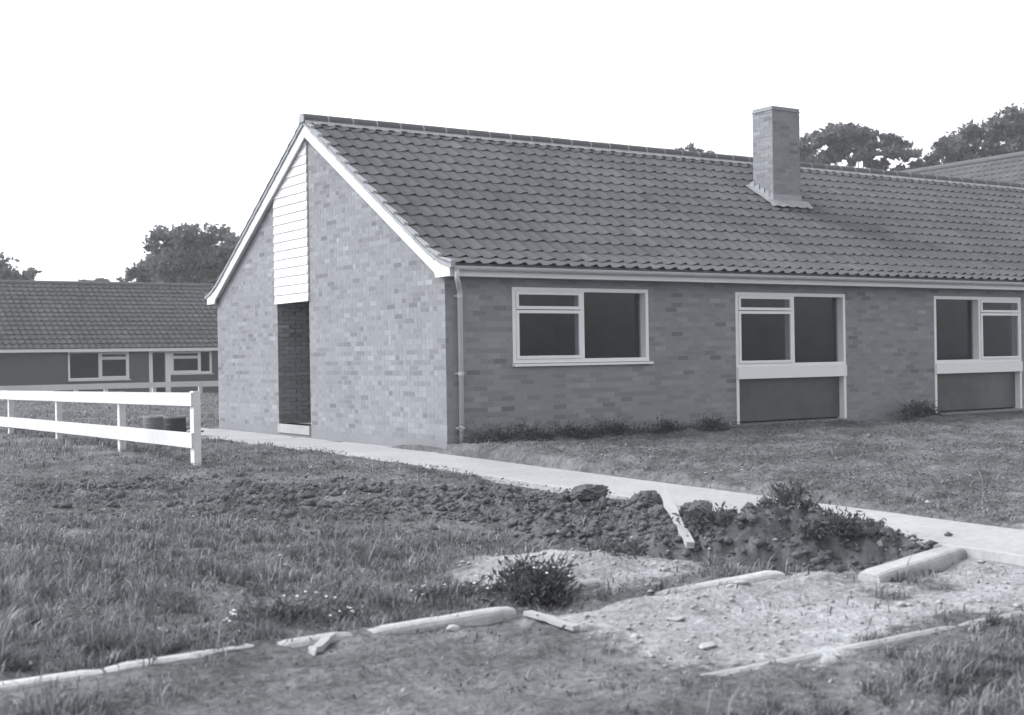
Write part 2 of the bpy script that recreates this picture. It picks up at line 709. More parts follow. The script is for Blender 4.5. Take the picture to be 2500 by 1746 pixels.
rb = np.random.default_rng(5)
gtop = lambda y: tile_line(y) - .22
PANEL = (4.415, 5.775, 2.30, 6)
gl = courses(0, WID, ZB, 5.0, [G_OPEN, PANEL], rb, gtop, True)
fl_ = courses(.1125, LEN, ZB, 2.40, windows, rb)
# rank by size on the photograph
score = []
for i, (a, b, z0, z1, sh) in enumerate(gl):
    p = Vector((0, (a + b) / 2, (z0 + z1) / 2)) - CAM
    score.append((abs(p.x) / p.length ** 3 * (b - a), 'g', i))
for i, (a, b, z0, z1, sh) in enumerate(fl_):
    p = Vector(((a + b) / 2, 0, (z0 + z1) / 2)) - CAM
    score.append((abs(p.y) / p.length ** 3 * (b - a), 'f', i))
score.sort(reverse=True)
pick = score[:300]
gs = {i for _, t, i in pick if t == 'g'}
fs_ = {i for _, t, i in pick if t == 'f'}
lay(gl, lambda u, z, d, rel: (-d, u, z), gable_wall, gs)
lay(fl_, lambda u, z, d, rel: (u, -d, z), front_wall, fs_)
# corner headers turning the front face
mb = MB()
z, k = ZB, 0
while z + BH < 2.40:
    mb.box(.001, .1025, -.001 + RNG.uniform(-.002, .002), .09, z + .0006, z + BH - .0006, brick_shade(rb))
    z += COURSE
    k += 1
o = mb.build('corner_bricks', 'brick', front_wall)
o['kind'] = 'stuff'

mb = MB()
mb.box(-.006, .06, -.003, WID + .003, -.12, ZB - .004)
mb.box(.061, LEN, -.004, .06, -.12, ZB - .004)
mb.build('plinth', 'plinth', house)
# far walls
mb = MB()
mb.box(.28, LEN, WID - .25, WID, -.1, 2.42)
mb.box(LEN - .25, LEN - .001, .28, WID - .26, -.1, 2.42)
mb.prism([(0.02, 2.421), (WID - .02, 2.421), (WID - .02, 2.55), (RY, 5.05), (.02, 2.55)], 'x', LEN - .25, LEN - .002)
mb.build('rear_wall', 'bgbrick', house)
# inside: floor, ceiling, partition
mb = MB()
mb.box(.28, LEN - .26, .28, WID - .26, -.05, .155)
mb.build('room_floor', 'inside', house)
mb = MB()
mb.box(.28, LEN - .26, .28, WID - .26, 2.40, 2.43)
mb.build('ceiling', 'inside', house)
mb = MB()
mb.box(1.3, LEN - .27, 3.9, 4.0, .156, 2.399)
mb.box(4.6, 4.7, .28, 3.899, .156, 2.399)
mb.box(9.1, 9.2, .28, 3.899, .156, 2.399)
mb.box(13.6, 13.7, .28, 3.899, .156, 2.399)
mb.build('partition', 'inside', house)

# porch recess in the gable
D = 1.15
mb = MB()
mb.box(.271, D + .1, 4.28, 4.42, -.05, 2.399)
mb.box(.271, D + .1, 5.775, 5.9, -.05, 2.399)
mb.box(D, D + .1, 4.421, 5.774, 2.20, 2.399)
mb.box(.03, D, 4.431, 5.759, 2.305, 2.36)
porch = mb.build('porch_wall', 'mortar', house)
pl = []
mbk = MB()
for (a, b, z0, z1, sh) in courses(.0, D, .203, 2.30, [], rb):
    mbk.box(a + .002, b, 5.745, 5.79, z0, z1, sh * .9)
for (a, b, z0, z1, sh) in courses(.27, D, .203, 2.30, [], rb):
    mbk.box(a, b, 4.41, 4.434, z0, z1, sh * .9)
o = mbk.build('brick_courses', 'brick', porch)
o['kind'] = 'stuff'
mb = MB()
mb.box(-.03, D, 4.436, 5.744, .05, .20)
mb.build('porch_step', 'concrete', house)
mb = MB()
mb.box(D - .01, D + .05, 4.46, 5.72, .201, 2.2)
dr = mb.build('door', 'panel', house)
mb = MB()
mb.tube([(D - .05, 4.6, 1.2), (D - .05, 4.6, 1.32)], .012, 8)
mb.build('handle', 'gutter', dr)

# cladding boards over the porch
bz = 2.285
bh = .152
while bz < 4.98:
    zt = bz + bh
    lim = RY + (RZ - .13 - zt) / SL
    limb = RY + (RZ - .13 - bz) / SL
    y1 = min(5.785, limb)
    y1t = min(5.785, lim)
    y0 = 4.405
    lo = RY - (RZ - .13 - zt) / SL
    if y1t - y0 > .05:
        e = RNG.uniform(-.004, .004)
        v = [(-.039, y0, bz - .012), (-.039, y1 + e, bz - .012), (-.019, y1t + e, zt), (-.020, y0, zt),
             (-.010, y0, bz - .012), (-.010, y1 + e, bz - .012), (.006, y1t + e, zt), (.006, y0, zt)]
        MB().add(v, BOXF).build('cladding_board', 'white', house)
    bz += bh
mb = MB()
mb.box(-.009, .005, 5.735, 5.775, 2.29, 4.18)
mb.box(-.009, .005, 4.415, 4.445, 2.29, 4.9)
mb.build('cladding_batten', 'white_worn', house)

# roof deck
mb = MB()
n_ = 0
prof = [(-.30, tile_line(-.30) - .05), (.15, tile_line(.15) - .06), (RY, RZ - .06), (WID - .15, tile_line(WID - .15) - .06), (WID + .30, tile_line(WID + .30) - .05)]
prof2 = [(y, z - .07) for (y, z) in prof[::-1]]
prof2[2] = (RY, RZ - .15)
mb.prism(prof + prof2, 'x', -.06, LEN + .06)
roof = mb.build('roof', 'timber_dark', house)

# tiles
TW, GAUGE, TLEN = .25, .3615, .43
ss = np.array([-.02, .12, .30, .45, .58, .70, .82, .92, 1.03])
hh = np.array([.005, .002, .002, .008, .020, .033, .042, .035, .008])      # tail
hd = np.array([.004, .001, .000, .002, .006, .011, .015, .012, .003])      # head
th = np.array([.005, .004, .004, .005, .008, .009, .009, .009, .008])


def tile_local():
    """tile in its own frame: x across, y up the slope, z out of the slope; tail at y = 0"""
    n = len(ss)
    P = []
    lift = .002
    P += [(s * TW, .003, h - t + lift) for s, h, t in zip(ss, hh, th)]       # under the tail
    P += [(s * TW, 0, h + lift) for s, h in zip(ss, hh)]                     # tail edge
    P += [(s * TW, TLEN, h - .005) for s, h in zip(ss, hd)]                  # head
    Fq = []
    for r in range(2):
        for i in range(n - 1):
            a = r * n + i
            Fq.append((a, a + 1, a + n + 1, a + n))
    Fq.append((0, n, 2 * n))
    Fq.append((n - 1, 3 * n - 1, 2 * n - 1))
    return np.array(P), Fq


TP, TF = tile_local()


def slope_frame(i, rear=False):
    """origin (y, z) and up-slope direction of tile course i (0 = eaves), front slope"""
    s = i * GAUGE
    k0 = (-.36, tile_line(-.36) - .035)
    k1 = (.15, tile_line(.15) - .035)
    r0 = (RY, RZ - .035)
    L0 = math.hypot(k1[0] - k0[0], k1[1] - k0[1])
    L1 = math.hypot(r0[0] - k1[0], r0[1] - k1[1])

    def at(s):
        if s < L0:
            t = s / L0
            return (k0[0] + t * (k1[0] - k0[0]), k0[1] + t * (k1[1] - k0[1]))
        t = (s - L0) / L1
        return (k1[0] + t * (r0[0] - k1[0]), k1[1] + t * (r0[1] - k1[1]))
    p, q = at(s), at(s + .40)
    l = math.hypot(q[0] - p[0], q[1] - p[1])
    return p, ((q[0] - p[0]) / l, (q[1] - p[1]) / l)


CHX = (8.65, 9.37)
CHY = (2.40, 2.93)
NR = 15
NC = int(LEN / TW) + 1
tl = []
for i in range(NR):
    p, d = slope_frame(i)
    for c in range(NC):
        x = -.125 + c * TW
        yc, zc = p[0] + .2 * d[0], p[1] + .2 * d[1]
        if CHX[0] - .05 < x + .12 < CHX[1] + .05 and CHY[0] < p[0] and p[0] + .36 < CHY[1]:
            continue
        q = Vector((x + .12, yc, zc)) - CAM
        nrm = Vector((0, -d[1], d[0]))
        tl.append((abs(q.dot(nrm)) / q.length ** 3, i, c, x))
tl.sort(reverse=True)
V, Ff, S = [], [], []
tmesh = {}
rt_ = np.random.default_rng(21)
for n, (sco, i, c, x) in enumerate(tl):
    p, d = slope_frame(i)
    sh = .105 * (1 + rt_.normal(0, .05))
    if rt_.random() < .04:
        sh *= rt_.uniform(.8, 1.2)
    jx, jy = rt_.normal(0, .002), rt_.normal(0, .003)
    if n < 300:
        key = (int(sh * 200))
        if key not in tmesh:
            m_ = MB()
            m_.add(TP, TF, sh)
            tmesh[key] = m_.mesh('roof_tile', 'tile', False)
        o = bpy.data.objects.new('roof_tile', tmesh[key])
        o.matrix_world = Matrix.Translation((x + jx, p[0] + jy * d[0], p[1] + jy * d[1])) @ Matrix.Rotation(math.atan2(d[1], d[0]), 4, 'X')
        link(o, roof)
    else:
        b = len(V)
        for (a, bb, cc) in TP:
            bb += jy
            V.append((x + a + jx, p[0] + bb * d[0] - cc * d[1], p[1] + bb * d[1] + cc * d[0]))
        Ff += [tuple(q + b for q in f) for f in TF]
        S += [sh] * len(TP)
for i in range(NR):                                       # the far slope
    p, d = slope_frame(i)
    for c in range(NC):
        x = -.125 + c * TW
        sh = .105 * (1 + rt_.normal(0, .05))
        b = len(V)
        for (a, bb, cc) in TP:
            yv = p[0] + bb * d[0] - cc * d[1]
            V.append((x + a, 2 * RY - yv, p[1] + bb * d[1] + cc * d[0]))
        Ff += [tuple(q + b for q in f) for f in TF]
        S += [sh] * len(TP)
m_ = MB()
m_.v, m_.f, m_.sh = V, Ff, S
o = m_.build('tile_courses', 'tile', roof)
o['kind'] = 'stuff'

# ridge tiles with pale joints
arc = [(math.cos(t), math.sin(t)) for t in np.linspace(math.radians(-28), math.radians(208), 13)]
mb = MB()
ro, ri = .102, .088
poly = [(ro * c, ro * s) for c, s in arc] + [(ri * c, ri * s) for c, s in arc[::-1]]
RL = .452
mb.prism(poly, 'x', 0, RL - .022)
rmesh = mb.mesh('ridge_tile', 'ridge')
nr = int((LEN + .2) / RL)
for k in range(nr):
    o = bpy.data.objects.new('ridge_tile', rmesh)
    o.location = (-.13 + k * RL, RY, RZ - .025 + RNG.uniform(-.004, .004))
    link(o, roof)
mb = MB()
rj = ro + .002
for k in range(nr):
    pj = [(rj * c, rj * s) for c, s in arc] + [(ri * c, ri * s) for c, s in arc[::-1]]
    x = -.13 + k * RL
    mb.prism([(RY + a, RZ - .025 + b) for a, b in pj], 'x', x + RL - .023, x + RL + .002)
# bedding under the ridge and the closed gable end
for s in (-1, 1):
    yb = RY + s * .10
    for k in range(int(LEN / .125)):
        x = -.12 + k * .125
        hgt = .028 + .012 * math.sin(k * math.pi) + RNG.uniform(-.006, .01)
        e = .045 + RNG.uniform(-.012, .02) + (.03 if k % 2 else 0)
        za, zb = tile_line(RY + s * .115) + .012, tile_line(RY + s * (.115 + e)) - .002
        mb.add([(x, RY + s * .10, za - .04), (x + .126, RY + s * .10, za - .04), (x + .126, RY + s * (.115 + e), zb), (x, RY + s * (.115 + e), zb),
                (x, RY + s * .10, za + .012), (x + .126, RY + s * .10, za + .012)],
               [(0, 1, 2, 3), (3, 2, 5, 4), (0, 3, 4), (1, 5, 2), (0, 4, 5, 1)])
mb.prism([(RY + ro * .98 * c, RZ - .025 + ro * .98 * s) for c, s in arc], 'x', -.142, -.118)
mb.build('ridge_mortar', 'cement', roof)

# verge bedding, stepped with the courses
mb = MB()
for s in (0, 1):
    for i in range(NR):
        p, d = slope_frame(i)
        a = (p[0] - .01, p[1] - .0)
        b = (p[0] + GAUGE * d[0], p[1] + GAUGE * d[1])
        lo = .105
        q = [(a[0], a[1] + .040), (b[0], b[1] + .004), (b[0], b[1] - .075), (a[0], a[1] - .065)]
        if s:
            q = [(2 * RY - y, z) for y, z in q]
        j = RNG.uniform(-.006, .006)
        mb.prism(q, 'x', -.118 + j, -.045)
mb.build('verge_mortar', 'cement', roof)

# barge boards with box feet
for s in (0, 1):
    poly = [(RY, 5.165), (.13, 2.645), (-.29, 2.575), (-.29, 2.40), (.09, 2.40), (.13, 2.475), (RY, 4.965)]
    if s:
        poly = [(2 * RY - y, z) for y, z in poly]
    x0 = -.092 if s == 0 else -.0925
    mb = MB()
    mb.prism(poly, 'x', x0, -.062)
    mb.build('barge_board', 'white', house)
mb = MB()
for s in (0, 1):
    q = [(RY, 5.0), (.10, 2.50), (.10, 2.53), (RY, 5.03)]
    if s:
        q = [(2 * RY - y, z) for y, z in q]
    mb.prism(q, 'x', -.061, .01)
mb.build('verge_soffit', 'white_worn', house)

# eaves
for s in (0, 1):
    f = (lambda y: y) if s == 0 else (lambda y: WID - y)
    mb = MB()
    ya, yb = sorted((f(-.275), f(-.252)))
    mb.box(-.0615, LEN, ya, yb, 2.402, 2.555)
    mb.build('fascia', 'white', house)
    mb = MB()
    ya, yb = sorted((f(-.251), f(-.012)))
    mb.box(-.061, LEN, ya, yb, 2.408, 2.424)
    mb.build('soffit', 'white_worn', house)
    a2 = np.linspace(math.pi, 2 * math.pi, 9)
    yc = f(-.333)
    pts = [(yc + .056 * math.cos(t), 2.532 + .058 * math.sin(t)) for t in a2] + [(yc + .050 * math.cos(t), 2.534 + .052 * math.sin(t)) for t in a2[::-1]]
    mb = MB()
    mb.prism(pts, 'x', -.06, LEN)
    gut = mb.build('gutter', 'gutter', house)
    mb = MB()
    for k in range(18):
        x = .9 + k * .95
        a3 = np.linspace(math.pi, 2 * math.pi, 9)
        pp = [(yc + .060 * math.cos(t), 2.532 + .062 * math.sin(t)) for t in a3] + [(yc + .0562 * math.cos(t), 2.532 + .0582 * math.sin(t)) for t in a3[::-1]]
        mb.prism(pp, 'x', x, x + .03)
    mb.build('bracket', 'gutter', gut)
mb = MB()
mb.tube([(-.0, -.333, 2.50), (0, -.333, 2.37), (.03, -.30, 2.33), (.17, -.10, 2.25), (.195, -.075, 2.21), (.195, -.075, .08)], .036, 12)
dp = mb.build('downpipe', 'gutter', house, True)
for z in (2.12, 1.05, .3):
    mb = MB()
    mb.tube([(.195, -.075, z), (.195, -.075, z + .05)], .043, 12)
    mb.box(.14, .25, -.05, -.002, z + .012, z + .038)
    mb.build('pipe_bracket', 'gutter', dp)

# chimney
cz0, cz1 = 3.9, 5.97
mb = MB()
mb.box(CHX[0] + ci, CHX[1] - ci, CHY[0] + ci, CHY[1] - ci, cz0, cz1)
ch = mb.build('chimney', 'mortar', house)
mbk = MB()
z, k = cz0, 0
while z + BH < cz1 + .02:
    corbel = .022 if z > cz1 - .10 else 0
    for (u0, u1, pl_) in ((CHX[0], CHX[1], 'f'), (CHX[0], CHX[1], 'b'), (CHY[0], CHY[1], 'l'), (CHY[0], CHY[1], 'r')):
        u = u0 - (k % 2) * PITCH / 2
        while u < u1:
            a, b = max(u, u0), min(u + BL, u1)
            u += PITCH
            if b - a < .03:
                continue
            j = RNG.uniform(-.003, .003) + corbel
            sh = brick_shade(rb) * .95
            if pl_ == 'f':
                mbk.box(a, b, CHY[0] - j, CHY[0] + .05, z, z + BH, sh)
            elif pl_ == 'b':
                mbk.box(a, b, CHY[1] - .05, CHY[1] + j, z, z + BH, sh)
            elif pl_ == 'l':
                mbk.box(CHX[0] - j - .001, CHX[0] + .051, a, b, z + .001, z + BH - .001, sh)
            else:
                mbk.box(CHX[1] - .051, CHX[1] + j + .001, a, b, z + .001, z + BH - .001, sh)
    z += COURSE
    k += 1
o = mbk.build('brick_courses', 'brick', ch)
o['kind'] = 'stuff'
zt = z - .005
mb = MB()
x0, x1, y0, y1 = CHX[0] - .015, CHX[1] + .015, CHY[0] - .015, CHY[1] + .015
mb.add([(x0, y0, zt - .02), (x1, y0, zt - .02), (x1, y1, zt - .02), (x0, y1, zt - .02),
        (x0 + .02, y0 + .02, zt + .05), (x1 - .30, y0 + .03, zt + .045), (x1 - .30, y1 - .05, zt + .05), (x0 + .03, y1 - .04, zt + .055),
        (x1 - .02, y0 + .02, zt + .01), (x1 - .02, y1 - .02, zt + .01)],
       [(0, 3, 2, 1), (4, 5, 6, 7), (0, 1, 8, 5, 4), (1, 2, 9, 8), (2, 3, 7, 6, 9), (3, 0, 4, 7), (5, 8, 9, 6)])
mb.build('flaunching', 'plinth', ch)
mb = MB()
up = lambda y: tile_line(y) + .022


def quad_strip(pts_a, pts_b, th_=.006):
    """thin sheet between two polylines"""
    n = len(pts_a)
    v = list(pts_a) + list(pts_b) + [(p[0], p[1], p[2] - th_) for p in pts_a] + [(p[0], p[1], p[2] - th_) for p in pts_b]
    f = []
    for i in range(n - 1):
        f += [(i, i + 1, n + i + 1, n + i), (2 * n + i, 3 * n + i, 3 * n + i + 1, 2 * n + i + 1)]
        f += [(i, 2 * n + i, 2 * n + i + 1, i + 1), (n + i, n + i + 1, 3 * n + i + 1, 3 * n + i)]
    f += [(0, n, 3 * n, 2 * n), (n - 1, 3 * n - 1, 4 * n - 1, 2 * n - 1)]
    mb.add(v, f)


xa = np.linspace(CHX[0] - .16, CHX[1] + .18, 13)
quad_strip([(x, CHY[0] - .012, up(CHY[0]) + .06) for x in xa],
           [(x, CHY[0] - .16 - .02 * math.sin(x * 25), up(CHY[0] - .16) + .018 + .012 * math.sin(x * 25)) for x in xa])
mb.box(CHX[0] - .012, CHX[1] + .012, CHY[0] - .012, CHY[0] - .003, up(CHY[0]) - .02, up(CHY[0]) + .16)
for (xs_, sg) in ((CHX[0], -1), (CHX[1], 1)):
    yq = np.linspace(CHY[0] - .02, CHY[1] + .1, 6)
    for i in range(5):
        ya, yb = yq[i], yq[i + 1]
        xa_, xb_ = sorted((xs_ + sg * .004, xs_ + sg * .012))
        mb.prism([(ya, up(ya) - .02), (yb, up(yb) - .02), (yb, up(yb) + .05), (ya, up(yb) + .10)], 'x', xa_, xb_)
    quad_strip([(xs_ + sg * .003, y, up(y) + .03) for y in yq], [(xs_ + sg * (.12 + .012 * math.sin(y * 30)), y, up(y) + .016) for y in yq])
mb.build('flashing', 'lead', ch)


# windows
def window(parent, x0, x1, z0, z1, mull=None, tr=None, band=None, sill=True, flip=False, y=0.0, deep=.15, wood='frame', fw=.055):
    """frame of a window whose outer face lies at y; mull: x of the mullion; casement side has a top light above tr"""
    yf, yb = y - .012, y + deep
    win = MB()
    zb = z0
    if band:
        zb = band[1]
    win.box(x0, x0 + fw, yf, yb, z0, z1)
    win.box(x1 - fw, x1, yf, yb, z0, z1)
    win.box(x0 + fw, x1 - fw, yf, yb, z1 - fw, z1)
    win.box(x0 + fw, x1 - fw, yf, yb, zb, zb + fw)
    win.box(mull - fw / 2, mull + fw / 2, yf, yb, zb + fw, z1 - fw)
    w_ = win.build('window', wood, parent)
    if band:
        mb = MB()
        mb.box(x0 + .01, x1 - .01, yf - .03, yb - .03, band[0], band[1] - .002)
        mb.build('transom', wood, w_)
        mb = MB()
        mb.box(x0 + fw, x1 - fw, yb - .05, yb - .03, z0 + .03, band[0])
        mb.build('infill_panel', 'panel', w_)
        mb = MB()
        mb.box(x0 - .02, x1 + .02, yf - .05, yb, z0 - .04, z0 - .001)
        mb.build('sill', 'plinth', w_)
    elif sill:
        mb = MB()
        mb.prism([(yf - .05, z0 - .045), (yf - .05, z0 - .012), (yb, z0 - .001), (yb, z0 - .045)], 'x', x0 - .01, x1 + .05)
        mb.build('sill', wood, w_)
    ca, cb = (x0 + fw, mull - fw / 2) if not flip else (mull + fw / 2, x1 - fw)
    fa, fb = (mull + fw / 2, x1 - fw) if not flip else (x0 + fw, mull - fw / 2)
    sw = .045
    ys0, ys1 = y - .028, y + .02
    for (a0, a1) in ((zb + fw + .004, tr - .006), (tr + .006, z1 - fw - .004)):
        mb = MB()
        A, B = ca + .003, cb - .003
        mb.box(A, A + sw, ys0, ys1, a0, a1)
        mb.box(B - sw, B, ys0, ys1, a0, a1)
        mb.box(A + sw, B - sw, ys0, ys1, a0, a0 + sw)
        mb.box(A + sw, B - sw, ys0, ys1, a1 - sw, a1)
        sa = mb.build('sash', wood, w_)
        mb = MB()
        mb.box(A + sw - .005, B - sw + .005, y - .004, y + .002, a0 + sw - .005, a1 - sw + .005)
        mb.build('pane', 'glass', w_)
    mb = MB()
    mb.box(fa - .004, fb + .004, yb - .035, yb - .028, zb + fw - .004, z1 - fw + .004)
    mb.build('pane', 'glass', w_)
    return w_


window(house, 1.10, 3.58, 1.20, 2.285, 2.335, 1.965)
window(house, 5.375, 7.90, .16, 2.275, 6.655, 1.98, (.88, 1.07))
window(house, 10.21, 12.73, .16, 2.275, 11.49, 1.98, (.87, 1.06), flip=True)
window(house, 15.0, 16.4, 1.20, 2.28, 15.7, 1.965)

# ------------------------------------------------------------------ bungalow beyond, left
BY = 34.0
bgh = thing('bungalow', 'distant dark-brick bungalow with white windows and a glazed white door, behind the white fence', 'house', (0, 0, 0))
bx0, bx1 = -4.0, 19.0
ez = 1.80
bw_ = [(3.78, 6.05, .70, 1.765), (7.66, 9.32, .86, 1.765), (-1.5, .6, .7, 1.765), (12.5, 14.8, .7, 1.765)]
holes = bw_ + [(6.82, 7.6599, -.5, 1.765)]
mb = MB()
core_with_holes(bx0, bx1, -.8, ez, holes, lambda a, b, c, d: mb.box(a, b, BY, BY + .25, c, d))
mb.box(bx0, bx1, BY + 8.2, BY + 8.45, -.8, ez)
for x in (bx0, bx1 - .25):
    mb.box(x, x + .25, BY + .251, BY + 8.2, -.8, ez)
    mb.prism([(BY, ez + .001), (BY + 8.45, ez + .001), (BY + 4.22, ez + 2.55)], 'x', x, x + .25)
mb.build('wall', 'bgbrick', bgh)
mb = MB()
mb.box(bx0 + .26, bx1 - .26, BY + .26, BY + 8.2, -.8, -.42)
mb.box(bx0 + .26, bx1 - .26, BY + 3.5, BY + 3.6, -.419, ez - .02)
mb.box(bx0 + .26, bx1 - .26, BY + .26, BY + 8.2, ez - .018, ez + .01)
mb.build('interior', 'inside', bgh)
for i, (a, b, c, d) in enumerate(bw_):
    m_ = (a + b) / 2 + (.03 if i == 0 else .35 if i == 1 else 0)
    window(bgh, a, b, c, d, m_, d - .27, flip=(i == 0), y=BY, deep=.1, wood='white', fw=.07)
mb = MB()
mb.box(6.822, 6.96, BY - .015, BY + .1, -.5, 1.764)
mb.box(7.46, 7.657, BY - .015, BY + .1, -.5, 1.764)
mb.box(6.961, 7.459, BY - .015, BY + .1, 1.68, 1.764)
d_ = mb.build('door', 'white', bgh)
mb = MB()
mb.box(6.95, 7.47, BY + .03, BY + .036, .02, 1.7)
mb.build('pane', 'glass', d_)
mb = MB()
mb.box(6.961, 7.459, BY + .0, BY + .06, -.45, .02)
mb.build('panel', 'white', d_)
ey = BY - .32
rpz = lambda t: ez + .06 + t * .585
mb = MB()
mb.prism([(ey + .02, ez), (BY + 4.22, rpz(4.54) - .06), (BY + 8.77, ez), (BY + 8.77, ez + .04), (BY + 4.22, rpz(4.54) - .01), (ey + .02, ez + .04)], 'x', bx0 - .1, bx1 + .1)
brf = mb.build('roof', 'timber_dark', bgh)
mb = MB()
mb.box(bx0 - .1, bx1 + .1, ey - .02, ey + .015, ez - .06, ez + .055)
mb.build('fascia', 'white', bgh)
mb = MB()
mb.tube([(bx0 - .1, BY + 4.22, rpz(4.54) + .02), (bx1 + .1, BY + 4.22, rpz(4.54) + .02)], .11, 10)
mb.build('ridge', 'ridge', brf)
dl_ = (1 / math.hypot(1, .585), .585 / math.hypot(1, .585))
nrow = 15
ga = 4.54 / dl_[0] / nrow
V, Ff, S = [], [], []
sel = []
for i in range(nrow):
    for c in range(int((bx1 - bx0) / TW)):
        x = bx0 + c * TW
        y0_, z0_ = ey - .04 + i * ga * dl_[0], rpz(0) + i * ga * dl_[1]
        dist = (Vector((x, y0_, z0_)) - CAM)
        inside = (x > 1.3 and x < 11.6 + i * .1)
        sel.append((dist.length + (0 if inside else 100), i, c, x, y0_, z0_))
sel.sort()
TPB = TP.copy()
TPB[:2 * len(ss), 2] += .022
TPB[:len(ss), 2] -= .012
for n, (dd, i, c, x, y0_, z0_) in enumerate(sel):
    sh = .068 * (1 + rt_.normal(0, .06))
    if n < 300:
        key = 'b%d' % int(sh * 150)
        if key not in tmesh:
            tmesh[key] = MB().add(TPB, TF, sh).mesh('roof_tile', 'tile')
        o = bpy.data.objects.new('roof_tile', tmesh[key])
        o.matrix_world = Matrix.Translation((x, y0_, z0_)) @ Matrix.Rotation(math.atan2(dl_[1], dl_[0]), 4, 'X')
        link(o, brf)
    else:
        b = len(V)
        V += [(x + a, y0_ + bb * dl_[0] - cc * dl_[1], z0_ + bb * dl_[1] + cc * dl_[0]) for (a, bb, cc) in TPB]
        Ff += [tuple(q + b for q in f) for f in TF]
        S += [sh] * len(TP)
m_ = MB()
m_.v, m_.f, m_.sh = V, Ff, S
o = m_.build('tile_courses', 'tile', brf)
o['kind'] = 'stuff'

# ------------------------------------------------------------------ cross wing behind the right end of the ridge
wing = thing('bungalow', 'tiled roof of another bungalow just showing above the ridge, beyond the chimney', 'house', (0, 0, 0))
wx, wz = 26.0, 7.22
wh = 4.0
wy0, wy1 = 6.6, 20.0
mb = MB()
for x in (wx - wh + .3, wx + wh - .55):
    mb.box(x, x + .25, wy0 + .3, wy1 - .3, 1.2, wz - wh * .6 + .1)
for y in (wy0 + .3, wy1 - .55):
    mb.prism([(wx - wh + .551, 1.2), (wx + wh - .551, 1.2), (wx + wh - .551, wz - wh * .6), (wx, wz - .25), (wx - wh + .551, wz - wh * .6)], 'y', y, y + .25)
mb.build('wall', 'bgbrick', wing)
mb = MB()
mb.prism([(wx - wh, wz - wh * .6 - .06), (wx, wz - .1), (wx + wh, wz - wh * .6 - .06), (wx + wh, wz - wh * .6 - .02), (wx, wz - .04), (wx - wh, wz - wh * .6 - .02)], 'y', wy0, wy1)
wrf = mb.build('roof', 'timber_dark', wing)
V, Ff, S = [], [], []
dn = (1 / math.hypot(1, .6), .6 / math.hypot(1, .6))
for s in (-1, 1):
    for i in range(12):
        for c in range(int((wy1 - wy0) / TW)):
            o0 = i * .385
            b = len(V)
            sh = .10 * (1 + rt_.normal(0, .05))
            for (a, bb, cc) in TP:
                r_ = o0 + bb
                V.append((wx + s * (wh - r_ * dn[0] + cc * dn[1]), wy0 + c * TW + a, wz - wh * .6 + r_ * dn[1] + cc * dn[0]))
            Ff += [tuple(q + b for q in f) for f in TF]
            S += [sh] * len(TP)
m_ = MB()
m_.v, m_.f, m_.sh = V, Ff, S
o = m_.build('tile_courses', 'tile', wrf)
o['kind'] = 'stuff'
mb = MB()
mb.tube([(wx, wy0, wz + .02), (wx, wy1, wz + .02)], .11, 10)
mb.build('ridge', 'ridge', wrf)

# ------------------------------------------------------------------ fences
fence = thing('ranch_fence', 'white painted two-rail timber fence ending in the grass near the brick gable', 'fence', (-3.5, .1, 0))
FX = -3.55


def fpart(mb, name, parent, m='white_worn'):
    o = mb.build(name, m, parent)
    o.matrix_parent_inverse = parent.matrix_world.inverted()
    o.location = -Vector(parent.location)
    return o


posts = [.16, 3.2, 6.65, 10.1, 13.4]
for k, y in enumerate(posts):
    gz = float(ground_z(FX, y, False))
    t = .92 - .012 * y if k else .93
    mb = MB()
    a = .065 if k == 0 else .055
    mb.box(FX, FX + .09, y - a, y + a, gz - .3, gz + t)
    o = fpart(mb, 'post', fence)
for k in range(4):
    ya, yb = posts[k] + (-.055 if k == 0 else .002), posts[k + 1]
    for (zc, hgt) in ((.83, .165), (.33, .185)):
        za, zb = zc - .010 * ya, zc - .010 * yb
        mb = MB()
        j = RNG.uniform(-.006, .006)
        mb.prism([(ya, za - hgt / 2 + j), (yb, zb - hgt / 2), (yb, zb + hgt / 2), (ya, za + hgt / 2 + j)], 'x', FX - .028, FX - .001)
        fpart(mb, 'rail', fence)

kf = thing('knee_rail_fence', 'low white single-rail fence in front of the distant bungalow', 'fence', (5, 27.5, .15))
pk = [-2.4, .1, 2.35, 3.3, 4.9, 6.5, 8.3, 10.1]
for x in pk:
    gz = float(ground_z(x, 27.5, False))
    mb = MB()
    mb.box(x - .06, x + .06, 27.5, 27.6, gz - .2, .62)
    fpart(mb, 'post', kf)
for a, b in zip(pk[:-1], pk[1:]):
    mb = MB()
    mb.box(a, b - .004, 27.465, 27.499, .46 + RNG.uniform(-.01, .01), .645)
    fpart(mb, 'rail', kf)


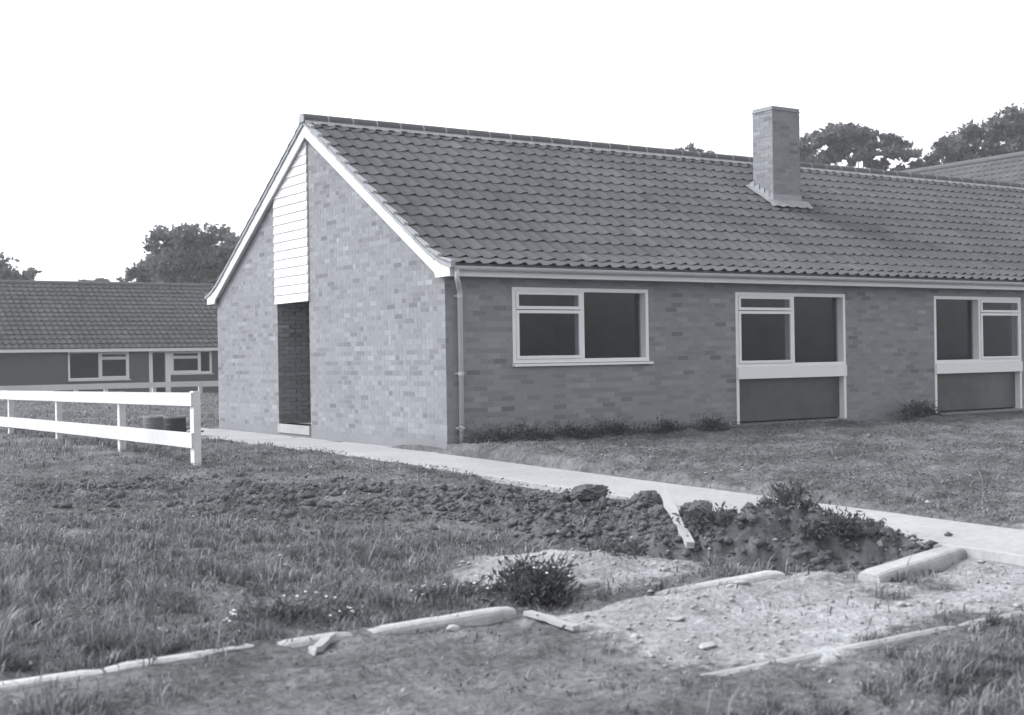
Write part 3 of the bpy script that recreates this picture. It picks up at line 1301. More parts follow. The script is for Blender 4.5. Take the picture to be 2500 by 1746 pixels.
# ------------------------------------------------------------------ trees
def tree(name, label, base, top, blobs, nleaf, leaf, shade, seed, trunk_r=.25, group=None, lean=(0, 0)):
    """base: xyz of the foot; blobs: (dx, dy, z, rx, ry, rz) clumps that make the crown"""
    r = np.random.default_rng(seed)
    t = thing(name, label, 'tree', base, 0, group)
    mb = MB()
    cz = min(b[2] for b in blobs)
    H = max(b[2] for b in blobs)
    pts = [(0, 0, -.3)]
    for k in range(1, 6):
        f = k / 5
        pts.append((lean[0] * f + r.normal(0, .06), lean[1] * f + r.normal(0, .06), f * H * .9))
    mb.tube(pts, [trunk_r * (1 - .75 * k / 5) for k in range(6)], 9)
    mb.build('trunk', 'bark', t)
    mb = MB()
    for b in blobs:
        s = Vector(pts[2 + int(r.integers(0, 3))])
        e = Vector((b[0], b[1], b[2]))
        m_ = (s + e) / 2 + Vector((0, 0, -.25))
        mb.tube([s, m_, e], [trunk_r * .35, trunk_r * .22, trunk_r * .06], 6)
    mb.build('limb', 'bark', t)
    vol = np.array([b[3] * b[4] * b[5] for b in blobs])
    cnt = (nleaf * vol / vol.sum()).astype(int)
    P, C = [], []
    for b, n in zip(blobs, cnt):
        ncl = max(6, n // 70)
        d = r.normal(size=(ncl, 3))
        d /= np.linalg.norm(d, axis=1)[:, None]
        rad = r.uniform(.25, 1.05, ncl)[:, None] ** .6
        c = d * rad * np.array(b[3:6]) + np.array(b[:3])
        per = n // ncl
        cs = r.uniform(.16, .34, ncl) * min(b[3:6]) * 1.1
        tone = r.uniform(.75, 1.25, ncl)
        for q in range(ncl):
            o = r.normal(size=(per, 3)) * cs[q] * np.array([1, 1, .7])
            P.append(c[q] + o)
            C.append(np.full(per, tone[q]) * r.uniform(.75, 1.25, per))
    P = np.concatenate(P)
    C = np.concatenate(C) * shade
    n = len(P)
    a = r.normal(size=(n, 3))
    a /= np.linalg.norm(a, axis=1)[:, None]
    bvec = np.cross(a, r.normal(size=(n, 3)))
    bvec /= np.linalg.norm(bvec, axis=1)[:, None]
    L = leaf * r.uniform(.6, 1.3, n)[:, None]
    q = np.stack([P - a * L, P - bvec * L * .45, P + a * L, P + bvec * L * .45], 1).reshape(-1, 3)
    F_ = np.arange(n * 4).reshape(n, 4)
    o = bpy.data.objects.new('crown', np_mesh('crown', q, F_, np.repeat(C, 4), 'leaf'))
    o['kind'] = 'stuff'
    link(o, t)
    return t


def blobset(r, spec, n, jit):
    out = []
    for k in range(n):
        x, y, z = spec(r)
        s = r.uniform(*jit)
        out.append((x, y, z, s, s, s * .72))
    return out


r_ = np.random.default_rng(3)
# big tree behind the far bungalow
bl = []
for (u, z, s) in [(-.4, 7.55, 1.0), (.6, 7.4, 1.0), (1.6, 7.3, 1.1), (-1.2, 6.6, 1.0), (0, 6.5, 1.3), (1.3, 6.3, 1.3), (2.4, 6.4, 1.1),
                  (-2.3, 5.75, .75), (-1.3, 5.5, 1.1), (.2, 5.3, 1.4), (1.7, 5.1, 1.4), (-.6, 7.0, .8), (-1.8, 6.1, .6), (2.9, 7.1, .9), (3.2, 5.6, 1.2)]:
    dv = r_.uniform(-1.1, 1.1)
    bl.append((RT.x * u + FW.x * dv, RT.y * u + FW.y * dv, z + .5, s, s, s * .72))
tree('broadleaf_tree', 'dark broadleaf tree with gaps in its crown rising beside the gable, behind the far roof', (13.4, 48.8, -.5), 8.5, bl, 15000, .17, .14, 1, .28)
tree('broadleaf_tree', 'top of a leafy tree poking out at the outer end of the far roof', (7.9, 57.0, -.5), 6.5,
     [(-.9, 0, 6.4, .8, .8, .7), (-.2, .2, 6.3, .7, .7, .6), (-1.9, .2, 6.7, 1.0, 1, .7), (.1, -.1, 5.7, .6, .6, .5), (-1, 0, 5.2, 1, 1, .8), (-2.6, .3, 6.2, .9, .9, .7)], 4000, .17, .14, 2, .2)
tree('broadleaf_tree', 'small rounded treetop just clearing the middle of the far roof ridge', (10.75, 55.3, -.5), 6.2,
     [(0, 0, 6.0, .7, .7, .5), (-.4, .2, 5.8, .6, .6, .4), (.5, 0, 5.7, .6, .6, .4), (0, 0, 5.0, .8, .8, .6)], 2500, .16, .12, 4, .15)
# flat-topped pines behind the main roof
bl = []
for (u, z, s) in [(-2.2, 12.6, 1.0), (-1.2, 12.9, 1.1), (-.1, 13.05, 1.1), (.9, 12.9, 1.0), (1.9, 12.4, 1.0), (2.6, 11.9, .8),
                  (-2.6, 11.8, .9), (-1.6, 11.7, .9), (.3, 12.0, .9), (1.6, 11.6, .8), (2.4, 11.2, .7), (-2.9, 12.3, .8), (-.6, 12.2, .8), (2.95, 11.4, .55), (-3.0, 11.2, .8)]:
    dv = r_.uniform(-1.3, 1.3)
    bl.append((RT.x * u + FW.x * dv, RT.y * u + FW.y * dv, z - .15, s, s, s * .5))
tree('pine_tree', 'spreading flat-topped pine showing over the roof just beyond the chimney', (44.8, 32.9, 0), 13, bl, 12000, .17, .14, 5, .3)
bl = []
for (u, z, s) in [(-2.6, 11.5, .9), (-1.8, 12.0, 1.0), (-.8, 12.5, 1.1), (.4, 13.0, 1.2), (1.6, 13.4, 1.2), (2.8, 13.5, 1.3), (-1.5, 11.3, 1.0), (-.2, 11.5, 1.2),
                  (1.2, 12.0, 1.2), (2.5, 12.2, 1.3), (3.9, 13.2, 1.3), (4.2, 12, 1.3), (-3.2, 11.2, .6)]:
    dv = r_.uniform(-1.3, 1.3)
    bl.append((RT.x * u + FW.x * dv, RT.y * u + FW.y * dv, z - .1, s, s, s * .55))
tree('pine_tree', 'dense pine with a rising outline standing beyond the farther roof past the chimney', (50.4, 29.2, 0), 13, bl, 14000, .17, .14, 6, .3)
for k, (px, z, n, lab) in enumerate([((39.5, 48.3), 14.3, 1, 'tip of a far treetop above the middle of the main ridge'),
                                     ((43.8, 45.5), 14.0, 2, 'pair of dark tree tips above the ridge a little before the chimney'),
                                     ((45.9, 44.1), 13.4, 1, 'low tree tip on the ridge line next to the chimney stack')]):
    bl = []
    for q in range(n * 3):
        bl.append((RT.x * (q - n * 1.2) * .6, RT.y * (q - n * 1.2) * .6, z - .2 - .25 * abs(q - n * 1.5) * .6, .55, .55, .3))
    bl += [(0, 0, z - 1.2, 1.4, 1.4, .7)]
    tree('broadleaf_tree', lab, (px[0], px[1], 0), z, bl, 1800, .16, .12, 30 + k, .2)

# ------------------------------------------------------------------ soil heap beside the path
hx = np.arange(-3.7, -1.12, .018)
hy = np.arange(-9.75, -3.6, .018)
HX, HY = np.meshgrid(hx, hy, indexing='ij')
cy = np.array([-9.7, -9.4, -9.15, -8.8, -8.3, -7.85, -7.4, -6.7, -6.0, -5.3, -4.5, -3.6])
chh = np.array([-.05, .11, .22, .27, .27, .15, .12, .13, .13, .10, .08, .03])


def heap_h(x, y):
    c = np.interp(y, cy, chh)
    cx = -2.15 - .25 * sstep(-6.5, -4.5, y) + .35 * (1 - sstep(-9.0, -8.1, y))
    wdt = np.where(x < cx, .98, .50)
    h = c * np.exp(-(np.abs(x - cx) / wdt) ** 2.2)
    h = h * sstep(-.30, .55, (y + 8.18) + .81 * (x + 2.94) + .35 * fbm(x, y, 2.0, 2, 78))
    lump = clods(x, y, 6.0, 61) * .085 + clods(x, y, 13, 62) * .06 + fbm(x, y, 9, 4, 71) * .09 - .02
    return h * (1 + 1.0 * fbm(x, y, 1.7, 2, 77)) + lump * sstep(.01, .10, h) - .05


HZ = ground_z(HX, HY, True) * .5 + ground_z(HX, HY, False) * .5
HZ = np.where(HX > -1.5, np.minimum(HZ, ground_z(-1.5, HY, False) - .0), HZ) + heap_h(HX, HY)
nx, ny = HX.shape
idx = np.arange(nx * ny).reshape(nx, ny)
F = np.stack([idx[:-1, :-1], idx[1:, :-1], idx[1:, 1:], idx[:-1, 1:]], -1).reshape(-1, 4)
heap = link(bpy.data.objects.new('soil_heap', np_mesh('soil_heap', np.stack([HX, HY, HZ], -1), F, np.ones(nx * ny), 'soil', True)))
tag(heap, 'long lumpy heap of dark dug soil lying against the concrete path', 'soil heap')


def top_z(x, y):
    g = float(ground_z(x, y))
    if -3.7 < x < -1.13 and -9.7 < y < -3.65:
        h = float((ground_z(x, y) * .5 + ground_z(x, y, False) * .5) + heap_h(np.array(x), np.array(y)))
        g = max(g, h)
    return g


def lump_mesh(name, m, seed, rough=.25, sub=2, flat=1.0):
    bm = bmesh.new()
    bmesh.ops.create_icosphere(bm, subdivisions=sub, radius=1)
    r = np.random.default_rng(seed)
    o = r.uniform(0, 50, 3)
    from mathutils import noise as mn
    for v in bm.verts:
        n = mn.noise(v.co * 1.3 + Vector(o)) * rough + mn.noise(v.co * 3.5 + Vector(o)) * rough * .6 + mn.noise(v.co * 8 + Vector(o)) * rough * .5 + mn.noise(v.co * 17 + Vector(o)) * rough * .25
        v.co *= 1 + n
        v.co.z *= flat
    me = bpy.data.meshes.new(name)
    bm.to_mesh(me)
    bm.free()
    a = me.attributes.new('shade', 'FLOAT', 'POINT')
    a.data.foreach_set('value', np.ones(len(me.vertices), np.float32))
    me.materials.append(MT[m])
    return me


clod_me = [lump_mesh('soil_clod', 'soil', 100 + k, .26, 4, .8) for k in range(5)]


def stone_mesh(seed):
    r = np.random.default_rng(seed)
    bm = bmesh.new()
    for k in range(15):
        d = Vector(r.normal(size=3)).normalized()
        bm.verts.new((d.x * r.uniform(.75, 1.05), d.y * r.uniform(.75, 1.05), d.z * r.uniform(.5, .8)))
    g = bmesh.ops.convex_hull(bm, input=bm.verts)
    bmesh.ops.delete(bm, geom=[v for v in g['geom_interior'] if isinstance(v, bmesh.types.BMVert)], context='VERTS')
    bmesh.ops.bevel(bm, geom=list(bm.edges), offset=.06, segments=1, affect='EDGES', clamp_overlap=True)
    me = bpy.data.meshes.new('stone')
    bm.to_mesh(me)
    bm.free()
    me.materials.append(MT['stone'])
    return me


stone_me = [stone_mesh(200 + k) for k in range(6)]


def lump(name, me, x, y, size, label, cat, group=None, rz=0, sink=.3):
    o = bpy.data.objects.new(name, me)
    s = size if hasattr(size, '__len__') else (size, size, size * .9)
    o.scale = s
    o.rotation_euler = (0, 0, rz)
    o.location = (x, y, top_z(x, y) + s[2] * (1 - sink) * .6)
    link(o)
    return tag(o, label, cat, group)


lump('turf_clod', clod_me[0], -1.95, -5.85, (0.205, 0.146, 0.102), 'wide rounded sod on the heap crest, hiding part of the path', 'clod', rz=.3)
lump('turf_clod', clod_me[1], -1.85, -6.55, (0.146, 0.129, 0.119), 'dark knobbly clod on the heap crest just above the pale stake', 'clod')
lump('turf_clod', clod_me[2], -1.85, -7.22, (0.171, 0.129, 0.112), 'smooth domed clod standing alone against the pale path', 'clod', rz=.8)
lump('turf_clod', clod_me[3], -1.75, -6.85, (0.044, 0.044, 0.033), 'small dark clod lying between the two bigger clods on the heap', 'clod')
lump('turf_clod', clod_me[4], -1.7, -8.85, (0.121, 0.094, 0.083), 'dark overhanging clod at the road end of the soil heap', 'clod', rz=.5, sink=1.1)
lump('turf_clod', clod_me[0], -3.0, -4.2, (0.094, 0.077, 0.066), 'dark clod in the grass at the shallow end of the soil heap', 'clod', rz=1.9)
lump('turf_clod', clod_me[2], -2.95, -3.55, (0.072, 0.066, 0.050), 'lone dark clod in the grass between fence and soil heap', 'clod', rz=.9)
lump('turf_clod', clod_me[3], -2.05, -7.0, (.13, .12, .115), 'dark clod propping up the top end of the pale stake', 'clod', rz=1.2, sink=.55)
for k in range(34):
    x = RNG.uniform(-3.2, -1.7)
    y = RNG.uniform(-9.0, -4.3)
    s = RNG.uniform(.02, .06)
    lump('soil_clod', clod_me[k % 5], x, y, (s * 1.2, s, s * .8), 'small dark crumb of soil lying on the heap', 'clod', 'small clods on the soil heap', RNG.uniform(0, 6))
# band of turned soil left of the heap
for k in range(46):
    t = RNG.uniform(0, 1)
    x = -3.4 - 1.6 * t + RNG.normal(0, .35)
    y = -4.6 + 3.2 * t + RNG.normal(0, .6)
    s = RNG.uniform(.02, .055)
    lump('soil_clod', clod_me[k % 5], x, y, (s * 1.3, s, s * .8), 'small dark crumb of soil lying in the trampled grass', 'clod', 'small clods in the grass', RNG.uniform(0, 6))


# ------------------------------------------------------------------ kerbs
def kerb_mesh(L, W=.125, H=.24, seed=0, step=.09):
    """bull-nosed kerb stone lying along x, its top at z = 0"""
    r = np.random.default_rng(seed)
    prof = [(-W / 2, -H), (-W / 2, -.03), (-W / 2 + .01, -.012), (-W / 2 + .03, -.001), (W / 2 - .012, 0), (W / 2, -.012), (W / 2, -H)]
    n = max(2, int(L / step))
    v, f = [], []
    m = len(prof)
    for i in range(n + 1):
        x = L * i / n
        e = r.normal(0, .0009, (m, 2))
        for k, (a, b) in enumerate(prof):
            inset = .012 if i in (0, n) else 0
            v.append((x, a * (1 - inset * 6) + e[k, 0], b - (inset if b > -.1 else 0) + e[k, 1]))
    for i in range(n):
        for k in range(m):
            f.append((i * m + k, i * m + (k + 1) % m, (i + 1) * m + (k + 1) % m, (i + 1) * m + k))
    f.append(tuple(range(m)))
    f.append(tuple(range(n * m + m - 1, n * m - 1, -1)))
    mb = MB()
    mb.add(v, f)
    return mb.mesh('kerb_stone', 'kerb')


def kerb(a, b, label, W=.095, H=.24, seed=0, group=None):
    a, b = Vector(a), Vector(b)
    d = b - a
    o = bpy.data.objects.new('kerb_stone', kerb_mesh(d.length, W, H, seed))
    q = d.to_track_quat('X', 'Z')
    o.location = a
    o.rotation_euler = q.to_euler()
    link(o)
    return tag(o, label, 'kerb', group)


kerb((-9.2, -8.98, -.22), (-8.32, -8.98, -.212), 'half-buried kerb stone in the grass at the outer end of the kerb line', seed=7)
kerb((-8.30, -8.98, -.215), (-7.28, -9.0, -.205), 'grassed-over kerb stone next to the flat board', seed=1)
kerb((-7.26, -9.0, -.20), (-6.42, -9.01, -.19), 'pale kerb stone partly hidden by soil lumps, behind the flat board', seed=2)
kerb((-6.40, -9.02, -.198), (-5.95, -9.03, -.185), 'short pale kerb stone under clods, between two longer kerbs', seed=3)
kerb((-5.83, -9.03, -.19), (-4.90, -9.04, -.172), 'clean pale kerb stone with a rounded end beside the leafy weed clump', seed=4)
kerb((-4.22, -8.62, -.175), (-3.95, -8.64, -.16), 'short broken kerb stub on the sandy patch behind the weed clump', .15, .2, 5)
kerb((-3.85, -9.12, -.20), (-2.85, -9.17, -.155), 'long low kerb stone half sunk in pale rubble below the heap', .11, .2, 6)
kerb((-2.42, -9.55, -.17), (-1.24, -9.33, -.125), 'broad tilted kerb slab butting up to the concrete path', .17, .26, 8)
kerb((-5.0, -10.72, -.255), (-4.1, -10.74, -.245), 'pale kerb stone beside tall grass, nearer end of the second kerb line', .07, .2, 9)
kerb((-4.08, -10.75, -.24), (-3.10, -10.77, -.23), 'pale kerb stone in the middle of the second kerb line', .07, .2, 10)
kerb((-3.08, -10.77, -.23), (-2.10, -10.79, -.22), 'pale kerb stone at the path end of the second kerb line', .07, .2, 11)


# ------------------------------------------------------------------ loose timber, stones, litter
def stick(name, a, b, w_, t_, label, cat, m='timber', group=None, seed=0):
    a, b = Vector(a), Vector(b)
    d = b - a
    r = np.random.default_rng(seed + 900)
    L = d.length
    n = 7
    mb = MB()
    v, f = [], []
    for i in range(n + 1):
        x = L * i / n
        e = r.normal(0, .06, 4)
        c = r.normal(0, .004, 2)
        for k, (p, q) in enumerate([(-1, -1), (1, -1), (1, 1), (-1, 1)]):
            v.append((x + (r.normal(0, .012) if i in (0, n) else 0), c[0] + p * w_ / 2 * (1 + e[k]), c[1] + q * t_ / 2 * (1 + e[k])))
    for i in range(n):
        for k in range(4):
            f.append((i * 4 + k, i * 4 + (k + 1) % 4, (i + 1) * 4 + (k + 1) % 4, (i + 1) * 4 + k))
    f += [(0, 1, 2, 3), (n * 4 + 3, n * 4 + 2, n * 4 + 1, n * 4)]
    mb.add(v, f)
    o = mb.build(name, m)
    o.location = a
    o.rotation_euler = d.to_track_quat('X', 'Z').to_euler()
    return tag(o, label, cat, group)


def gp(x, y, dz=.02):
    return (x, y, top_z(x, y) + dz)


stick('timber_stake', (-1.99, -6.93, .145), (-2.86, -8.29, -.085), .06, .045, 'pale timber stake lying down the slope of the soil heap', 'stake', seed=1)
stick('timber_batten', (-4.84, -9.12, -.21), (-4.86, -9.62, -.215), .055, .025, 'pale split batten on bare soil off the rounded kerb end', 'batten', seed=2)
stick('board', (-7.72, -9.16, -.245), (-6.62, -9.17, -.232), .12, .022, 'flat weathered board lying along the front of the kerb line', 'board', 'timber_dark', seed=3)
stick('timber_offcut', (-6.26, -9.20, -.235), (-6.05, -9.02, -.20), .05, .03, 'short pale offcut propped against the short kerb', 'offcut', seed=4)
stick('timber_offcut', (-1.35, 7.15, .05), (-1.12, 6.5, .20), .10, .03, 'upper weathered board end of the scrap beside the gable path', 'offcut', 'timber_dark', seed=6)
stick('timber_offcut', (-1.45, 7.0, .02), (-1.2, 6.3, .10), .09, .03, 'lower weathered board end of the scrap beside the gable path', 'offcut', 'timber_dark', seed=7)
lump('rubble_block', stone_me[3], -1.42, 7.6, (.17, .14, .12), 'rounded grey lump of rubble on the edge of the gable path', 'rubble', rz=.5)
for (x, y, s, lab) in [(-5.63, -6.85, (0.072, 0.039, 0.028), 'flat pale stone slab in the middle of the tall grass'),
                       (-6.15, -7.85, (0.030, 0.028, 0.039), 'small bright white stone standing behind the kerb line'),
                       (-5.38, -9.17, (0.061, 0.050, 0.039), 'rough grey stone resting against the front of the clean kerb'),
                       (-5.45, -7.0, (0.066, 0.055, 0.050), 'mottled stone half hidden by grass stems beside the flat slab'),
                       (-3.35, -9.33, (0.072, 0.050, 0.033), 'wide pale stone at the foot of the sunk kerb'),
                       (-2.95, -9.85, (0.055, 0.039, 0.028), 'pale stone in the rubble bed below the tilted slab'),
                       (-4.25, -9.75, (0.077, 0.050, 0.028), 'broad whitish stone in the rubble bed near the batten'),
                       (-4.55, -10.35, (0.083, 0.055, 0.028), 'flat whitish stone by the tall grass at the rubble edge'),
                       (-4.75, -10.0, (0.039, 0.033, 0.028), 'dark-edged stone on the border of rubble and soil'),
                       (-1.7, -9.02, (0.028, 0.028, 0.050), 'pale stone wedged upright against the path edge'),
                       (.75, -5.0, (0.066, 0.033, 0.022), 'bright flat stone in the garden just across the path'),
                       (1.3, -2.6, (0.077, 0.039, 0.022), 'pale stone in the garden between path and first window'),
                       (1.7, -7.2, (0.055, 0.033, 0.022), 'pale stone far along the garden beside the path')]:
    lump('stone', stone_me[RNG.integers(0, 5)], x, y, s, lab, 'stone', rz=RNG.uniform(0, 6), sink=.55)

# small stones: rubble and flecks nobody could count
N = 3600
px = RNG.uniform(-5.3, 3.0, N)
py = RNG.uniform(-10.8, -7.3, N)
keep = (rubble(px, py) > RNG.uniform(.1, .9, N)) & ((px < -1.3) | (px > -.1) | (py < -11.6))
px, py = px[keep], py[keep]
sz = RNG.lognormal(-4.75, .45, len(px))
qx = RNG.uniform(-9, -1.4, 500)
qy = RNG.uniform(-9, -.5, 500)
gx_ = RNG.uniform(.1, 9, 420)
gy_ = RNG.uniform(-9, -.8, 420)
px = np.concatenate([px, qx, gx_])
py = np.concatenate([py, qy, gy_])
sz = np.concatenate([sz, RNG.uniform(.008, .022, 500), RNG.lognormal(-4.5, .45, 420)])
pz = ground_z(px, py)
inh = (px > -3.7) & (px < -1.15) & (py > -9.7) & (py < -3.65)
pz = np.where(inh, np.maximum(pz, ground_z(px, py) * .5 + ground_z(px, py, False) * .5 + heap_h(px, py)), pz)
base = np.array([(0, 0, 1), (1, 0, .1), (.2, 1, 0), (-.9, .5, .1), (-.7, -.7, 0), (.4, -.9, .1), (0, 0, -.8)])
fac = np.array([(0, 1, 2), (0, 2, 3), (0, 3, 4), (0, 4, 5), (0, 5, 1), (6, 2, 1), (6, 3, 2), (6, 4, 3), (6, 5, 4), (6, 1, 5)])
n = len(px)
B = base[None] * RNG.uniform(.6, 1.3, (n, 7, 3)) * sz[:, None, None] * np.array([1.25, 1.0, .7])
an = RNG.uniform(0, 6.28, n)
ca, sa = np.cos(an)[:, None], np.sin(an)[:, None]
B = np.stack([B[..., 0] * ca - B[..., 1] * sa, B[..., 0] * sa + B[..., 1] * ca, B[..., 2]], -1)
Vs = B + np.stack([px, py, pz + sz * .25], -1)[:, None]
Fs = (fac[None] + (np.arange(n) * 7)[:, None, None]).reshape(-1, 3)
o = link(bpy.data.objects.new('rubble_stones', np_mesh('rubble_stones', Vs.reshape(-1, 3), Fs, np.ones(n * 7), 'stone')))
o['kind'] = 'stuff'
o['label'] = 'small pale stones strewn over the rubble bed, heap and grass'
o['category'] = 'stones'


# crumbs of soil on the heap and in the turned ground
N = 30000
px = RNG.uniform(-6.6, -.9, N)
py = RNG.uniform(-9.6, -1.0, N)
hq = np.where((px > -3.7) & (px < -1.15) & (py > -9.7) & (py < -3.65), heap_h(px, py), -1)
band = turned(px, py)
spill = np.where((px > -1.24) & (py > -9.2) & (py < -4.8), .16 * np.exp(-(px + 1.24) / .12), 0)
hq = np.where(px > -1.26, -1, hq)
keep = (RNG.uniform(0, 1, N) < np.maximum(np.maximum(np.where(hq > .0, .8, 0), band * .75 * (px < -1.4)), spill)) & ((fbm(px, py, 1.8, 3, 87) > -.08) | (hq > .03)) & ((rubble(px, py) < .4) | (hq > .02))
px, py = px[keep], py[keep]
n = len(px)
sz = np.clip(RNG.lognormal(-4.3, .6, n), .005, .06)
pz = np.maximum(ground_z(px, py), np.where(hq[keep] > -1, ground_z(px, py) * .5 + ground_z(px, py, False) * .5 + hq[keep], -9))
pz = np.where(px > -1.26, path_z(py), pz)
B = base[None] * RNG.uniform(.55, 1.35, (n, 7, 3)) * sz[:, None, None] * np.array([1.2, 1.0, .8])
an = RNG.uniform(0, 6.28, n)
ca, sa = np.cos(an)[:, None], np.sin(an)[:, None]
B = np.stack([B[..., 0] * ca - B[..., 1] * sa, B[..., 0] * sa + B[..., 1] * ca, B[..., 2]], -1)
Vs = B + np.stack([px, py, pz + sz * .3], -1)[:, None]
Fs = (fac[None] + (np.arange(n) * 7)[:, None, None]).reshape(-1, 3)
o = link(bpy.data.objects.new('soil_crumbs', np_mesh('soil_crumbs', Vs.reshape(-1, 3), Fs, np.ones(n * 7), 'soil')))
o['kind'] = 'stuff'
o['label'] = 'loose crumbs of dark soil over the heap and turned ground'
o['category'] = 'soil'

# drums by the path behind the fence
def drum(x, y, rad, h, m, mrim, label):
    z0 = float(ground_z(x, y, False)) - .01
    t = thing('drum', label, 'drum', (x, y, z0))
    mb = MB()
    mb.lathe([(0, 0), (rad * .97, 0), (rad, .01), (rad, h * .3), (rad * 1.03, h * .33), (rad, h * .36), (rad, h * .64), (rad * 1.03, h * .67), (rad, h * .7), (rad, h - .01)], 22)
    mb.build('body', m, t)
    mb = MB()
    mb.lathe([(rad * 1.0, h - .012), (rad * 1.05, h - .012), (rad * 1.05, h + .02), (rad * .93, h + .022), (rad * .9, h + .006), (0, h + .004)], 22)
    mb.build('lid', mrim, t)
    return t


drum(-1.62, 7.55, .185, .33, 'drum', 'kerb', 'squat grey drum with a pale lid seen through the white fence')
drum(-1.55, 6.62, .185, .35, 'drum_dark', 'kerb', 'squat black drum with a pale rim beside the fence end post')

# ------------------------------------------------------------------ plants
def leaf_cloud(name, parent, c, rad, n, size, shade, seed, m='weed', up=.3):
    r = np.random.default_rng(seed)
    ncl = 14
    ca_ = r.uniform(0, 6.28, ncl)
    cr_ = r.uniform(0, 1, ncl) ** .6
    ctr = np.stack([np.cos(ca_) * cr_ * .85, np.sin(ca_) * cr_ * .85, r.uniform(.1, .75, ncl) * (1 - .6 * cr_ ** 2)], -1) * np.array(rad)
    wch = r.integers(0, ncl, n)
    d = r.normal(size=(n, 3))
    P = ctr[wch] + d * np.array(rad) * r.uniform(.12, .3, ncl)[wch][:, None] + np.array(c)
    P[:, 2] = np.abs(P[:, 2])
    d /= np.linalg.norm(d, axis=1)[:, None]
    a = d * .6 + r.normal(size=(n, 3)) * .6 + np.array([0, 0, up])
    a /= np.linalg.norm(a, axis=1)[:, None]
    b = np.cross(a, r.normal(size=(n, 3)))
    b /= np.linalg.norm(b, axis=1)[:, None]
    L = size * r.uniform(.5, 1.4, n)[:, None]
    q = np.stack([P - a * L, P - b * L * .32, P + a * L, P + b * L * .32], 1).reshape(-1, 3)
    sh = np.repeat(shade * r.uniform(.6, 1.5, n), 4)
    o = bpy.data.objects.new(name, np_mesh(name, q, np.arange(n * 4).reshape(n, 4), sh, m))
    link(o, parent)
    return o


def weed(x, y, rad, label, n=900, size=.05, shade=.10, seed=0, flowers=0, group=None, stalks=10, name='weed_clump'):
    z = top_z(x, y)
    t = thing(name, label, 'plant', (x, y, z - .03), 0, group)
    leaf_cloud('leaves', t, (0, 0, 0), rad, n, size, shade, seed)['kind'] = 'stuff'
    r = np.random.default_rng(seed + 1)
    mb = MB()
    for k in range(stalks):
        a = r.uniform(0, 6.28)
        e = Vector((math.cos(a) * rad[0] * r.uniform(.2, 1), math.sin(a) * rad[1] * r.uniform(.2, 1), rad[2] * r.uniform(.6, 1.25)))
        mb.tube([(0, 0, 0), e * .5 + Vector((0, 0, rad[2] * .15)), e], [.006, .005, .003], 5, .16)
    mb.build('stalks', 'weed', t)['kind'] = 'stuff'
    if flowers:
        mb = MB()
        for k in range(flowers):
            d = Vector(r.normal(size=3)).normalized()
            d.z = abs(d.z)
            c = Vector((d.x * rad[0], d.y * rad[1], d.z * rad[2]))
            s = r.uniform(.007, .013)
            mb.lathe([(0, -s * .4), (s, 0), (0, s * .6)], 6, c)
        mb.build('flowers', 'flower', t)['kind'] = 'stuff'
    return t


weed(-4.38, -8.60, (.30, .27, .27), 'big dark rounded weed clump with white flowers beside the rounded kerb end', 3200, .028, .085, 3, 14, stalks=22)
weed(-4.95, -8.40, (.34, .3, .14), 'lower flowering weed patch running into the big weed clump', 1100, .026, .11, 5, 12)
weed(-6.1, -8.55, (.40, .25, .18), 'low weed patch with many white flowers behind the short kerb', 1000, .024, .11, 6, 26)
weed(-7.0, -8.35, (.36, .26, .10), 'dark ground-hugging weeds behind the pale kerb by the board', 700, .024, .10, 9, 4)
weed(-1.85, -8.28, (.21, .27, .30), 'upright dark weed tuft crowning the soil heap in front of the path', 3000, .026, .075, 7, 0, stalks=26)
weed(-1.62, -8.75, (.10, .10, .14), 'small sprig of weed leaning over the path edge at the heap end', 150, .035, .09, 17, 0, stalks=5)
weed(-3.3, -7.95, (.22, .24, .12), 'dark straggly weeds beside the foot of the pale stake', 700, .026, .09, 19, 0)
weed(-1.85, -8.75, (.28, .24, .16), 'matted dark weeds hanging off the road end of the soil heap', 1100, .026, .075, 23, 0, stalks=20)
weed(-2.5, -8.15, (.28, .24, .12), 'thin weeds on the kerb side of the soil heap', 700, .024, .085, 25, 0, stalks=16)
weed(-2.3, -6.3, (.30, .34, .12), 'scrubby weeds growing on the heap beside the wide rounded sod', 700, .024, .085, 27, 0, stalks=16)
weed(-2.12, -7.72, (.24, .30, .10), 'scrubby weeds on the heap just beyond the pale stake', 600, .024, .085, 29, 0, stalks=16)
for k, (x, y, s, lab) in enumerate([(.45, -.30, .26, 'dark weeds sprouting around the foot of the downpipe'),
                                    (1.15, -.32, .25, 'bushy weeds against the wall below the window edge by the downpipe'),
                                    (1.9, -.30, .22, 'low weeds against the wall under the middle of the first window'),
                                    (2.7, -.3, .24, 'leafy weeds against the wall under the far end of the first window'),
                                    (3.6, -.35, .20, 'sparse weeds at the wall foot just beyond the first window'),
                                    (4.5, -.4, .20, 'low weeds at the wall foot just before the full-height window'),
                                    (9.35, -.3, .30, 'tall dark weed bush against the wall between the two full-height windows')]):
    weed(x, y, (s * 2.1, .24, s * 1.05), lab, 1300 if k < 6 else 1500, .024, .07, 40 + k, 0, stalks=24)

